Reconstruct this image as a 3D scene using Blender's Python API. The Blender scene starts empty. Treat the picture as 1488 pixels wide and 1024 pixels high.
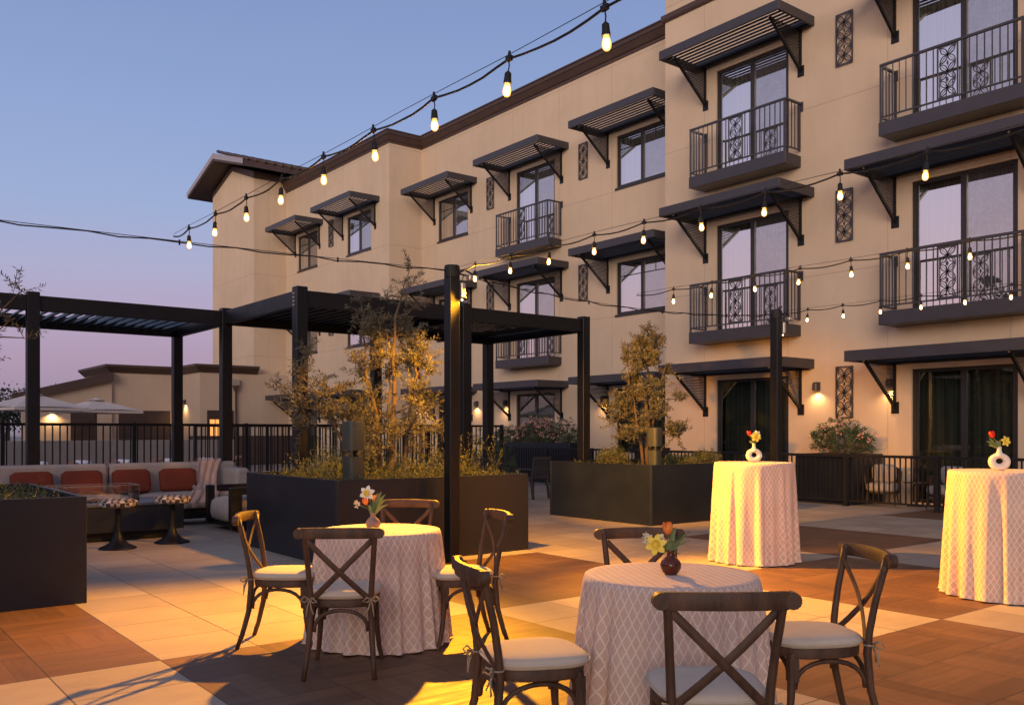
import bpy, math, random
from mathutils import Vector, Matrix
random.seed(7)
R = random.Random(11)
C = bpy.context.scene.collection
pi = math.pi
sin, cos = math.sin, math.cos
SA, CA = sin(math.radians(38.06)), cos(math.radians(38.06))

# ------------------------------------------------------------------ mesh builder
class MB:
    def __init__(s):
        s.v = []; s.f = []; s.m = []; s.uv = []
    def add(s, vs, fs, mi=0, uvs=None):
        b = len(s.v); s.v += [tuple(p) for p in vs]
        for k, f in enumerate(fs):
            s.f.append([b + i for i in f]); s.m.append(mi)
            s.uv.append([uvs[i] for i in f] if uvs else None)
        return s
    def box(s, x0, x1, y0, y1, z0, z1, mi=0):
        if x0 > x1: x0, x1 = x1, x0
        if y0 > y1: y0, y1 = y1, y0
        if z0 > z1: z0, z1 = z1, z0
        return s.add([(x0,y0,z0),(x1,y0,z0),(x1,y1,z0),(x0,y1,z0),(x0,y0,z1),(x1,y0,z1),(x1,y1,z1),(x0,y1,z1)],
              [(0,3,2,1),(4,5,6,7),(0,1,5,4),(1,2,6,5),(2,3,7,6),(3,0,4,7)], mi)
    def bbox(s, x0, x1, y0, y1, z0, z1, b=.004, mi=0):
        # box with chamfered edges
        vs = []; xs = (x0, x1); ys = (y0, y1); zs = (z0, z1)
        idx = {}
        for i in (0,1):
            for j in (0,1):
                for k in (0,1):
                    sx = b if i == 0 else -b; sy = b if j == 0 else -b; sz = b if k == 0 else -b
                    idx[i,j,k,0] = len(vs); vs.append((xs[i], ys[j]+sy, zs[k]+sz))
                    idx[i,j,k,1] = len(vs); vs.append((xs[i]+sx, ys[j], zs[k]+sz))
                    idx[i,j,k,2] = len(vs); vs.append((xs[i]+sx, ys[j]+sy, zs[k]))
        fs = []
        for i in (0,1):
            fs.append([idx[i,0,0,0], idx[i,1,0,0], idx[i,1,1,0], idx[i,0,1,0]][::(-1 if i == 0 else 1)])
            fs.append([idx[0,i,0,1], idx[1,i,0,1], idx[1,i,1,1], idx[0,i,1,1]][::(1 if i == 0 else -1)])
            fs.append([idx[0,0,i,2], idx[1,0,i,2], idx[1,1,i,2], idx[0,1,i,2]][::(-1 if i == 0 else 1)])
        for i in (0,1):
            for j in (0,1):
                fl = 1 if (i == j) else -1
                fs.append([idx[i,j,0,0], idx[i,j,0,1], idx[i,j,1,1], idx[i,j,1,0]][::-fl])
                fs.append([idx[i,0,j,0], idx[i,0,j,2], idx[i,1,j,2], idx[i,1,j,0]][::fl])
                fs.append([idx[0,i,j,1], idx[0,i,j,2], idx[1,i,j,2], idx[1,i,j,1]][::-fl])
                for k in (0,1):
                    pass
        for i in (0,1):
            for j in (0,1):
                for k in (0,1):
                    t = [idx[i,j,k,0], idx[i,j,k,1], idx[i,j,k,2]]
                    if (i + j + k) % 2 == 0: t = t[::-1]
                    fs.append(t)
        return s.add(vs, fs, mi)
    def bar(s, p, q, w, h, up=(0,0,1), mi=0):
        p = Vector(p); q = Vector(q); d = (q - p).normalized(); u = Vector(up)
        sd = d.cross(u)
        if sd.length < 1e-5: sd = d.cross(Vector((1,0,0)))
        sd.normalize(); u = sd.cross(d).normalized()
        a = sd * (w/2); b = u * (h/2)
        vs = [p-a-b, p+a-b, p+a+b, p-a+b, q-a-b, q+a-b, q+a+b, q-a+b]
        return s.add(vs, [(0,1,2,3),(7,6,5,4),(0,4,5,1),(1,5,6,2),(2,6,7,3),(3,7,4,0)], mi)
    def tube(s, pts, rad, n=8, mi=0, caps=True, flat=None, ref=None):
        pts = [Vector(p) for p in pts]
        if not hasattr(rad, '__len__'): rad = [rad]*len(pts)
        b0 = []; prev = None
        vs = []; fs = []
        for i, p in enumerate(pts):
            d = (pts[min(i+1, len(pts)-1)] - pts[max(i-1, 0)])
            if d.length < 1e-9: d = Vector((0,0,1))
            d.normalize()
            if prev is None:
                r = Vector(ref) if ref else (Vector((0,0,1)) if abs(d.z) < .9 else Vector((1,0,0)))
            else: r = prev
            a = (r - d*r.dot(d))
            if a.length < 1e-6: a = d.orthogonal()
            a.normalize(); b = d.cross(a); prev = a
            ra = rad[i]; rb = rad[i]
            if flat: ra, rb = rad[i]*flat[0], rad[i]*flat[1]
            for k in range(n):
                t = 2*pi*k/n
                vs.append(p + a*cos(t)*ra + b*sin(t)*rb)
        for i in range(len(pts)-1):
            for k in range(n):
                k2 = (k+1) % n
                fs.append((i*n+k, i*n+k2, (i+1)*n+k2, (i+1)*n+k))
        if caps:
            fs.append(tuple(range(n))[::-1]); fs.append(tuple((len(pts)-1)*n + k for k in range(n)))
        return s.add(vs, fs, mi)
    def lathe(s, prof, n=20, c=(0,0,0), mi=0, sx=1, sy=1):
        vs = []; fs = []
        for (r, z) in prof:
            for k in range(n):
                t = 2*pi*k/n
                vs.append((c[0]+r*cos(t)*sx, c[1]+r*sin(t)*sy, c[2]+z))
        for i in range(len(prof)-1):
            for k in range(n):
                k2 = (k+1) % n
                fs.append((i*n+k, i*n+k2, (i+1)*n+k2, (i+1)*n+k))
        if prof[0][0] > 1e-4: fs.append(tuple(range(n))[::-1])
        if prof[-1][0] > 1e-4: fs.append(tuple((len(prof)-1)*n+k for k in range(n)))
        return s.add(vs, fs, mi)
    def ball(s, c, rx, ry=None, rz=None, n=12, m=8, mi=0):
        ry = ry or rx; rz = rz or rx
        prof = [(max(1e-5, sin(pi*i/m)), -cos(pi*i/m)) for i in range(m+1)]
        vs = []; fs = []
        for (r, z) in prof:
            for k in range(n):
                t = 2*pi*k/n; vs.append((c[0]+rx*r*cos(t), c[1]+ry*r*sin(t), c[2]+rz*z))
        for i in range(m):
            for k in range(n):
                k2 = (k+1) % n; fs.append((i*n+k, i*n+k2, (i+1)*n+k2, (i+1)*n+k))
        return s.add(vs, fs, mi)
    def prism(s, poly, axis, a0, a1, mi=0):
        # poly: 2-D outline; axis 'x': (y,z) extruded in x ; 'y': (x,z) ; 'z': (x,y)
        def P(p, a):
            return (a, p[0], p[1]) if axis == 'x' else ((p[0], a, p[1]) if axis == 'y' else (p[0], p[1], a))
        n = len(poly)
        vs = [P(p, a0) for p in poly] + [P(p, a1) for p in poly]
        fs = [tuple(range(n)), tuple(range(2*n-1, n-1, -1))] + [(i, n+i, n+(i+1) % n, (i+1) % n) for i in range(n)]
        return s.add(vs, fs, mi)
    def pillow(s, c, w, d, h, n=12, e=4.0, mi=0, M=None, sag=0.0):
        # puffy cushion: superellipse plan (w x d), thickness h, soft edges
        vs = []; fs = []; K = 28; L = [(-1,.0),(-.96,.55),(-.75,.86),(-.35,.985),(0,1),(.35,.985),(.75,.88),(.95,.62),(1,.25)]
        c = Vector(c)
        rows = []
        for (z, r) in [(-.5,.0),(-.5,.82),(-.42,.95),(-.2,1.0),(.1,.995),(.3,.96),(.42,.86),(.49,.62),(.52,.3),(.52,0)]:
            rows.append((z, r))
        for (z, r) in rows:
            for k in range(K):
                t = 2*pi*k/K; ct, st = cos(t), sin(t)
                rr = (abs(ct)**e + abs(st)**e) ** (-1/e)
                p = Vector((rr*ct*r*w/2, rr*st*r*d/2, z*h))
                if M: p = M @ p
                vs.append(c + p)
        for i in range(len(rows)-1):
            for k in range(K):
                k2 = (k+1) % K; fs.append((i*K+k, i*K+k2, (i+1)*K+k2, (i+1)*K+k))
        return s.add(vs, fs, mi)
    def xf(s, M, start=0):
        for i in range(start, len(s.v)): s.v[i] = tuple(M @ Vector(s.v[i]))
        return s
    def build(s, name, mats, parent=None, smooth=False, loc=None, rot=None, angle=None):
        me = bpy.data.meshes.new(name)
        me.from_pydata(s.v, [], s.f)
        if not isinstance(mats, (list, tuple)): mats = [mats]
        for m in mats: me.materials.append(m)
        if len(mats) > 1: me.polygons.foreach_set('material_index', s.m)
        if any(u for u in s.uv):
            ul = me.uv_layers.new(name='UVMap'); i = 0
            for u in s.uv:
                for q in (u or [(0,0)]*0): ul.data[i].uv = q; i += 1
        if smooth: me.polygons.foreach_set('use_smooth', [True]*len(s.f))
        me.validate(); me.update()
        if smooth and angle is not None:
            try: me.set_sharp_from_angle(angle=math.radians(angle))
            except Exception: pass
        o = bpy.data.objects.new(name, me); C.objects.link(o)
        if parent: o.parent = parent
        if loc: o.location = loc
        if rot: o.rotation_euler = rot
        return o

def tag(o, label=None, cat=None, group=None, kind=None):
    if label: o['label'] = label
    if cat: o['category'] = cat
    if group: o['group'] = group
    if kind: o['kind'] = kind
    return o
def empty(name, loc=(0,0,0), rz=0, label=None, cat=None, group=None, kind=None):
    o = bpy.data.objects.new(name, None); C.objects.link(o)
    o.empty_display_size = .1
    o.location = loc; o.rotation_euler = (0,0,rz)
    return tag(o, label, cat, group, kind)
def copy_tree(o, parent=None):
    c = o.copy(); C.objects.link(c); c.parent = parent
    for ch in list(o.children): copy_tree(ch, c)
    return c

# ------------------------------------------------------------------ materials
class NT:
    def __init__(s, nt): s.nt = nt
    def n(s, t, **kw):
        x = s.nt.nodes.new(t)
        for k, v in kw.items():
            if k.startswith('i_'):
                key = k[2:]
                key = int(key) if key.isdigit() else key
                if hasattr(v, 'is_linked') or isinstance(v, bpy.types.NodeSocket): s.nt.links.new(v, x.inputs[key])
                else: x.inputs[key].default_value = v
            else: setattr(x, k, v)
        return x
    def ma(s, op, a, b=0.0, c=None, clamp=False):
        x = s.nt.nodes.new('ShaderNodeMath'); x.operation = op; x.use_clamp = clamp
        for i, v in enumerate((a, b, c)):
            if v is None: continue
            if isinstance(v, bpy.types.NodeSocket): s.nt.links.new(v, x.inputs[i])
            else: x.inputs[i].default_value = v
        return x.outputs[0]
    def mix(s, f, a, b):
        x = s.nt.nodes.new('ShaderNodeMix'); x.data_type = 'RGBA'
        for k, v in ((0, f), (6, a), (7, b)):
            if isinstance(v, bpy.types.NodeSocket): s.nt.links.new(v, x.inputs[k])
            elif k == 0: x.inputs[0].default_value = v
            else: x.inputs[k].default_value = tuple(v) + ((1,) if len(v) == 3 else ())
        return x.outputs[2]
    def mr(s, v, a, b, c, d):
        x = s.nt.nodes.new('ShaderNodeMapRange')
        s.nt.links.new(v, x.inputs[0])
        for i, q in enumerate((a, b, c, d)): x.inputs[i+1].default_value = q
        return x.outputs[0]
    def l(s, a, b): s.nt.links.new(a, b)
def newmat(name):
    m = bpy.data.materials.new(name); m.use_nodes = True
    nt = NT(m.node_tree); b = m.node_tree.nodes['Principled BSDF']
    return m, nt, b
def mat(name, col, rough=.6, metal=0, var=.12, scale=6, bump=0.0, bscale=60, coord='Object', stretch=None, spec=None, sheen=0, var2=None):
    m, N, b = newmat(name)
    tc = N.n('ShaderNodeTexCoord').outputs[coord]
    if stretch:
        mp = N.n('ShaderNodeMapping'); N.l(tc, mp.inputs[0]); mp.inputs['Scale'].default_value = stretch; tc = mp.outputs[0]
    no = N.n('ShaderNodeTexNoise', i_Vector=tc, i_Scale=float(scale), i_Detail=5.0, i_Roughness=.6)
    f = N.mr(no.outputs[0], .3, .7, 0, 1)
    lo = tuple(c*(1-var) for c in col); hi = tuple(min(1, c*(1+var)) for c in col)
    if var2: hi = var2
    N.l(N.mix(f, lo, hi), b.inputs['Base Color'])
    N.l(N.mr(no.outputs[0], .2, .8, max(0.02, rough-.08), min(1, rough+.08)), b.inputs['Roughness'])
    b.inputs['Metallic'].default_value = metal
    if spec is not None: b.inputs['Specular IOR Level'].default_value = spec
    if sheen: b.inputs['Sheen Weight'].default_value = sheen
    if bump:
        n2 = N.n('ShaderNodeTexNoise', i_Vector=tc, i_Scale=float(bscale), i_Detail=4.0)
        bp = N.n('ShaderNodeBump', i_Strength=bump, i_Distance=.01, i_Height=n2.outputs[0])
        N.l(bp.outputs[0], b.inputs['Normal'])
    return m
def emis(name, col, st):
    m, N, b = newmat(name)
    b.inputs['Base Color'].default_value = col + (1,)
    b.inputs['Emission Color'].default_value = col + (1,); b.inputs['Emission Strength'].default_value = st
    return m

# stucco with control joints
def stucco(name, col, zj=(4.83, 8.52, 12.25), yper=2.375, yoff=0.2, axis='Y'):
    m, N, b = newmat(name)
    geo = N.n('ShaderNodeNewGeometry'); sp = N.n('ShaderNodeSeparateXYZ', i_0=geo.outputs['Position'])
    x, y, z = sp.outputs
    no = N.n('ShaderNodeTexNoise', i_Vector=geo.outputs['Position'], i_Scale=.55, i_Detail=6.0, i_Roughness=.62)
    st = N.n('ShaderNodeMapping', i_Vector=geo.outputs['Position']); st.inputs['Scale'].default_value = (3, 3, .35)
    ns = N.n('ShaderNodeTexNoise', i_Vector=st.outputs[0], i_Scale=1.4, i_Detail=4.0)
    fin = N.n('ShaderNodeTexNoise', i_Vector=geo.outputs['Position'], i_Scale=90.0, i_Detail=3.0)
    f = N.ma('ADD', N.mr(no.outputs[0], .3, .7, 0, .6), N.mr(ns.outputs[0], .35, .7, 0, .18))
    c = N.mix(f, tuple(q*.85 for q in col), tuple(q*1.07 for q in col))
    # grooves
    g = None
    for q in zj:
        d = N.ma('LESS_THAN', N.ma('ABSOLUTE', N.ma('SUBTRACT', z, q)), .011)
        g = d if g is None else N.ma('MAXIMUM', g, d)
    pos = N.ma('SUBTRACT', y if axis == 'Y' else x, yoff)
    fr = N.ma('PINGPONG', pos, yper/2)
    d = N.ma('LESS_THAN', fr, .008); g = N.ma('MAXIMUM', g, d)
    c2 = N.mix(N.ma('MULTIPLY', g, .42), c, tuple(q*.42 for q in col))
    N.l(c2, b.inputs['Base Color']); b.inputs['Roughness'].default_value = .88
    b.inputs['Specular IOR Level'].default_value = .25
    hh = N.ma('SUBTRACT', N.ma('MULTIPLY', fin.outputs[0], .35), g)
    bp = N.n('ShaderNodeBump', i_Strength=.35, i_Distance=.01, i_Height=hh)
    N.l(bp.outputs[0], b.inputs['Normal'])
    return m
M = {}
M['stucco'] = stucco('stucco', (.60, .452, .33))
M['stucco_x'] = stucco('stucco_side', (.60, .452, .33), axis='X', yper=2.6, yoff=.9)
M['stucco_low'] = stucco('stucco_low', (.50, .38, .29), zj=(9,), yper=5, yoff=.9)
M['brown'] = mat('brown_trim', (.062, .034, .026), .6, var=.15, scale=2, bump=.1)
M['char'] = mat('charcoal_metal', (.052, .047, .055), .42, metal=.25, var=.12, scale=3, bump=.04, bscale=120)
M['black'] = mat('black_metal', (.008, .0075, .009), .45, spec=.3, metal=.0, var=.2, scale=3, bump=.04, bscale=120)
M['fence'] = mat('fence_metal', (.008, .0075, .009), .5, spec=.3, metal=.0, var=.2, scale=4)
M['planter'] = mat('planter_steel', (.011, .0145, .023), .42, spec=.4, metal=.0, var=.22, scale=1.6, bump=.05, bscale=30)
M['soil'] = mat('soil', (.03, .02, .014), .95, var=.5, scale=30, bump=.8, bscale=60)
M['door'] = mat('door_frame', (.030, .026, .028), .4, metal=.2, var=.1)
M['wood'] = mat('chair_wood', (.050, .022, .012), .6, var=.4, scale=5, stretch=(3, 3, 1), bump=.25, bscale=50, var2=(.115, .056, .030))
M['cream'] = mat('cushion_canvas', (.55, .47, .38), .9, var=.06, scale=8, bump=.2, bscale=400)
M['tie'] = mat('cushion_tie', (.36, .27, .19), .9, var=.15)
M['grey_fab'] = mat('grey_upholstery', (.34, .295, .28), .92, var=.08, scale=5, bump=.2, bscale=300)
M['rust'] = mat('rust_fabric', (.15, .026, .012), .95, var=.12, scale=6, bump=.25, bscale=300)
M['throw'] = mat('throw_knit', (.42, .30, .27), .95, var=.10, scale=8, bump=.5, bscale=120)
M['white_cer'] = mat('white_ceramic', (.72, .66, .58), .6, var=.06, scale=12, bump=.12, bscale=90)
M['brown_cer'] = mat('brown_glaze', (.10, .022, .010), .12, var=.3, scale=14)
M['grey_cer'] = mat('clay_vase', (.30, .19, .15), .55, var=.25, scale=20, bump=.3, bscale=60)
M['stem'] = mat('flower_stem', (.10, .20, .04), .6, var=.2)
M['leafg'] = mat('flower_leaf', (.16, .24, .11), .6, var=.35, scale=12)
M['orange'] = mat('tulip_orange', (.85, .14, .015), .5, var=.15, scale=20, var2=(.95, .35, .06))
M['red'] = mat('tulip_red', (.75, .03, .01), .5, var=.15, scale=20)
M['yellow'] = mat('daffodil_yellow', (.85, .65, .08), .5, var=.1, scale=20)
M['white'] = mat('white_petal', (.80, .78, .66), .6, var=.06, scale=20)
M['olive'] = mat('olive_leaf', (.080, .080, .052), .6, var=.4, scale=9, var2=(.17, .16, .105))
M['oleander'] = mat('oleander_leaf', (.035, .065, .028), .45, var=.4, scale=5, var2=(.08, .12, .05))
M['bark'] = mat('bark', (.11, .075, .05), .9, var=.35, scale=14, bump=.8, bscale=40, stretch=(1, 1, .25))
M['grass'] = mat('planting', (.06, .085, .025), .6, var=.4, scale=4, var2=(.17, .16, .05))
M['pinkf'] = mat('pink_bloom', (.62, .30, .27), .7, var=.2, scale=10)
M['speaker'] = mat('green_grey_plastic', (.038, .044, .038), .6, var=.1)
M['umb'] = mat('parasol_canvas', (.56, .48, .44), .9, var=.06, scale=2)
M['galv'] = mat('galvanised', (.45, .40, .36), .4, metal=.7, var=.2, scale=14)
M['concrete'] = mat('low_wall', (.20, .175, .17), .85, var=.12, scale=2, bump=.3)
M['deck'] = mat('deck_far', (.24, .20, .18), .85, var=.15, scale=.7, bump=.2)
M['towel'] = mat('towel_blue_white', (.55, .56, .65), .9, var=.1)
M['teak'] = mat('teak', (.20, .09, .045), .6, var=.2)
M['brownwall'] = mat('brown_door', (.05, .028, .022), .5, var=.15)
M['rattan'] = mat('dark_rattan', (.05, .028, .02), .6, var=.25, scale=20, bump=.5, bscale=90)
M['dark_tree'] = mat('far_tree_leaf', (.03, .04, .02), .8, var=.4, scale=1)
M['lamp_warm'] = emis('warm_lamp', (1.0, .55, .18), 14)
M['flame'] = emis('hearth_glow', (1.0, .38, .10), 1.1)
M['cable'] = mat('black_cable', (.006, .006, .0065), .7, var=.1)
M['spark'] = emis('led', (1.0, .8, .5), 4)

def bulb_mats():
    core = emis('bulb_filament', (1.0, .74, .38), 110)
    m, N, b = newmat('bulb_glass'); nt = m.node_tree
    out = nt.nodes['Material Output']
    e = N.n('ShaderNodeEmission'); e.inputs[0].default_value = (1, .40, .06, 1); e.inputs[1].default_value = 5
    t = N.n('ShaderNodeBsdfTransparent'); mx = N.n('ShaderNodeMixShader'); mx.inputs[0].default_value = .40
    N.l(t.outputs[0], mx.inputs[1]); N.l(e.outputs[0], mx.inputs[2]); N.l(mx.outputs[0], out.inputs[0])
    return core, m
M['core'], M['bulb'] = bulb_mats()

def glassmat(name, refl, tint=(1,1,1), rough=.0, wav=0.0, screen=False, gcol=(1,1,1)):
    m, N, b = newmat(name); nt = m.node_tree; out = nt.nodes['Material Output']
    g = N.n('ShaderNodeBsdfGlossy'); g.inputs['Roughness'].default_value = rough; g.inputs['Color'].default_value = gcol + (1,)
    if wav:
        no = N.n('ShaderNodeTexNoise', i_Vector=N.n('ShaderNodeNewGeometry').outputs['Position'], i_Scale=2.2, i_Detail=1.0)
        bp = N.n('ShaderNodeBump', i_Strength=wav, i_Distance=.01, i_Height=no.outputs[0]); N.l(bp.outputs[0], g.inputs['Normal'])
    t = N.n('ShaderNodeBsdfTransparent'); t.inputs[0].default_value = tint + (1,)
    lw = N.n('ShaderNodeFresnel'); lw.inputs[0].default_value = 1.5
    f = N.ma('ADD', N.ma('MULTIPLY', lw.outputs[0], 1 - refl), refl, clamp=True)
    mx = N.n('ShaderNodeMixShader'); N.l(f, mx.inputs[0]); N.l(t.outputs[0], mx.inputs[1]); N.l(g.outputs[0], mx.inputs[2])
    last = mx.outputs[0]
    if screen:
        d = N.n('ShaderNodeBsdfDiffuse'); d.inputs[0].default_value = (.10, .09, .10, 1)
        pos = N.n('ShaderNodeNewGeometry').outputs['Position']
        no = N.n('ShaderNodeTexNoise', i_Vector=pos, i_Scale=1.6, i_Detail=2.0, i_Distortion=2.5)
        wv = N.n('ShaderNodeTexWave', i_Vector=pos, i_Scale=16.0, i_Distortion=5.0, i_Detail=1.0)
        ff = N.ma('ADD', N.mr(no.outputs[0], .3, .7, .33, .39), N.ma('MULTIPLY', wv.outputs[1], .05))
        m2 = N.n('ShaderNodeMixShader'); N.l(ff, m2.inputs[0]); N.l(last, m2.inputs[1]); N.l(d.outputs[0], m2.inputs[2]); last = m2.outputs[0]
    N.l(last, out.inputs[0]); return m
M['pane'] = glassmat('window_glass', .66, wav=.08)
M['screen'] = glassmat('insect_screen', .66, wav=.04, screen=True)
M['pane_low'] = glassmat('door_glass', .12, tint=(.75,.8,.78), wav=.05)
M['clear'] = glassmat('clear_glass', .03)

def curtain_mat(name, col):
    m, N, b = newmat(name)
    pos = N.n('ShaderNodeNewGeometry').outputs['Position']
    mp = N.n('ShaderNodeMapping', i_Vector=pos); mp.inputs['Scale'].default_value = (1, 12, .15)
    no = N.n('ShaderNodeTexNoise', i_Vector=mp.outputs[0], i_Scale=2.0, i_Detail=3.0)
    N.l(N.mix(N.mr(no.outputs[0], .35, .65, 0, 1), tuple(c*.45 for c in col), col), b.inputs['Base Color'])
    b.inputs['Roughness'].default_value = .95
    return m
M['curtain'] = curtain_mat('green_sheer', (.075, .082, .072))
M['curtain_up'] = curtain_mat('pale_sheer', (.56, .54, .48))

def cloth_mat():
    m, N, b = newmat('lattice_cloth')
    uv = N.n('ShaderNodeUVMap'); sp = N.n('ShaderNodeSeparateXYZ', i_0=uv.outputs[0]); u, v, _ = sp.outputs
    tc = N.n('ShaderNodeTexCoord')
    wob = N.n('ShaderNodeTexNoise', i_Vector=uv.outputs[0], i_Scale=6.0, i_Detail=2.0)
    u2 = N.ma('ADD', u, N.mr(wob.outputs[0], 0, 1, -.004, .004))
    a, bb = .044, .080
    p = N.ma('ADD', N.ma('DIVIDE', u2, a), N.ma('DIVIDE', v, bb)); q = N.ma('SUBTRACT', N.ma('DIVIDE', u2, a), N.ma('DIVIDE', v, bb))
    def line(t):
        w = N.ma('PINGPONG', t, .5)
        return N.mr(w, .04, .12, 1, 0)
    ln = N.ma('MAXIMUM', line(p), line(q))
    weave = N.n('ShaderNodeTexNoise', i_Vector=uv.outputs[0], i_Scale=500.0, i_Detail=2.0)
    big = N.n('ShaderNodeTexNoise', i_Vector=uv.outputs[0], i_Scale=5.0, i_Detail=3.0)
    base = N.mix(N.mr(big.outputs[0], .3, .7, 0, 1), (.55, .385, .32), (.62, .445, .375))
    c = N.mix(N.ma('MULTIPLY', ln, .75), base, (.84, .71, .62))
    N.l(c, b.inputs['Base Color']); b.inputs['Roughness'].default_value = .85
    b.inputs['Sheen Weight'].default_value = .15
    h = N.ma('ADD', N.ma('MULTIPLY', ln, 1.0), N.ma('MULTIPLY', weave.outputs[0], .3))
    bp = N.n('ShaderNodeBump', i_Strength=.5, i_Distance=.004, i_Height=h); N.l(bp.outputs[0], b.inputs['Normal'])
    return m
M['cloth'] = cloth_mat()

def check_mat():
    m, N, b = newmat('checked_fabric')
    tc = N.n('ShaderNodeTexCoord').outputs['Object']
    mp = N.n('ShaderNodeMapping', i_Vector=tc); mp.inputs['Location'].default_value = (.013, .011, .004)
    ch = N.n('ShaderNodeTexChecker', i_Vector=mp.outputs[0], i_Scale=19.0)
    ch2 = N.n('ShaderNodeTexChecker', i_Vector=mp.outputs[0], i_Scale=9.5)
    c = N.mix(ch.outputs[1], (.035, .035, .045), N.mix(ch2.outputs[1], (.55, .48, .44), (.40, .30, .24)))
    N.l(c, b.inputs['Base Color']); b.inputs['Roughness'].default_value = .9
    return m
M['check'] = check_mat()

def paver_mat():
    m, N, b = newmat('porcelain_pavers')
    pos = N.n('ShaderNodeNewGeometry').outputs['Position']
    sp = N.n('ShaderNodeSeparateXYZ', i_0=pos); x, y, _ = sp.outputs
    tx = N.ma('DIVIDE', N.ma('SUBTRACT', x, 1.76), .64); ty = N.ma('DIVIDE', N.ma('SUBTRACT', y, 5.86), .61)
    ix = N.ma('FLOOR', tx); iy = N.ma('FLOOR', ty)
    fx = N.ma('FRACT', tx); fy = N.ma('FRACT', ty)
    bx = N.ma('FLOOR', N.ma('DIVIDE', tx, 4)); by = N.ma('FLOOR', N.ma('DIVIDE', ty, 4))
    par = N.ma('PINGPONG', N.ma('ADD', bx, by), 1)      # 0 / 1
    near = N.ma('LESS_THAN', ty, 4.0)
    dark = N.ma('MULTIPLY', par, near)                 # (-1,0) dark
    idv = N.n('ShaderNodeCombineXYZ'); N.l(ix, idv.inputs[0]); N.l(iy, idv.inputs[1])
    wn = N.n('ShaderNodeTexWhiteNoise', i_Vector=idv.outputs[0]); wn.noise_dimensions = '3D'
    # plank direction alternates tile by tile
    tp = N.ma('PINGPONG', N.ma('ADD', ix, iy), 1)
    along = N.n('ShaderNodeMix'); along.data_type = 'FLOAT'; N.l(tp, along.inputs[0]); N.l(fx, along.inputs[2]); N.l(fy, along.inputs[3])
    pl = N.ma('MULTIPLY', along.outputs[0], 4); pid = N.ma('FLOOR', pl); pfr = N.ma('FRACT', pl)
    idp = N.n('ShaderNodeCombineXYZ'); N.l(ix, idp.inputs[0]); N.l(iy, idp.inputs[1]); N.l(pid, idp.inputs[2])
    wp = N.n('ShaderNodeTexWhiteNoise', i_Vector=idp.outputs[0])
    # grain coordinates
    def grain(ax, ay, sc, off):
        cv = N.n('ShaderNodeCombineXYZ'); N.l(N.ma('MULTIPLY', x, ax), cv.inputs[0]); N.l(N.ma('MULTIPLY', y, ay), cv.inputs[1]); N.l(N.ma('MULTIPLY', off, 7.3), cv.inputs[2])
        return N.n('ShaderNodeTexNoise', i_Vector=cv.outputs[0], i_Scale=sc, i_Detail=6.0, i_Roughness=.65).outputs[0]
    g1 = grain(1.5, 14, 1.6, wn.outputs[0]); g2 = grain(14, 1.5, 1.6, wp.outputs[0]); g3 = grain(1.5, 14, 1.6, wp.outputs[0])
    gd = N.n('ShaderNodeMix'); gd.data_type = 'FLOAT'; N.l(tp, gd.inputs[0]); N.l(g2, gd.inputs[2]); N.l(g3, gd.inputs[3])
    lf = N.ma('ADD', N.mr(g1, .3, .7, -.25, .25), N.mr(wn.outputs[0], 0, 1, .15, .85))
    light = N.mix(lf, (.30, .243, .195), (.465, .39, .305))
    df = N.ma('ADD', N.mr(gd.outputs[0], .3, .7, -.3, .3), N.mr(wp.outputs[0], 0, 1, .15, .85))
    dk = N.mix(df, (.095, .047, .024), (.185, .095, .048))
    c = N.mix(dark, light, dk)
    ex = N.ma('PINGPONG', tx, .5); ey = N.ma('PINGPONG', ty, .5)
    jt = N.mr(N.ma('MINIMUM', ex, ey), .004, .009, 1, 0)
    pe = N.ma('MULTIPLY', N.mr(N.ma('PINGPONG', pl, .5), .01, .03, .3, 0), dark)
    c = N.mix(N.ma('MULTIPLY', N.ma('MAXIMUM', jt, pe), .92), c, (.035, .028, .025))
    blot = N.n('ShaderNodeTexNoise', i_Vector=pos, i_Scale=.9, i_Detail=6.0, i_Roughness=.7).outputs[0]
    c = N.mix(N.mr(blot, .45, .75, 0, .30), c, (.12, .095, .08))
    N.l(c, b.inputs['Base Color'])
    N.l(N.mr(g1, .3, .7, .5, .68), b.inputs['Roughness']); b.inputs['Specular IOR Level'].default_value = .4
    hh = N.ma('SUBTRACT', N.ma('MULTIPLY', gd.outputs[0], .25), N.ma('MAXIMUM', jt, pe))
    bp = N.n('ShaderNodeBump', i_Strength=.35, i_Distance=.004, i_Height=hh); N.l(bp.outputs[0], b.inputs['Normal'])
    return m
M['paver'] = paver_mat()
# ------------------------------------------------------------------ ground
MB().box(-150, 250, -120, 260, -.3, -.012).build('ground', M['deck']); tag(bpy.data.objects['ground'], kind='structure')
o = MB().add([(-12,-10,0),(17.29,-10,0),(17.29,18.2,0),(-12,18.2,0)], [(0,1,2,3)]).build('patio', M['paver']); tag(o, kind='structure')

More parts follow.
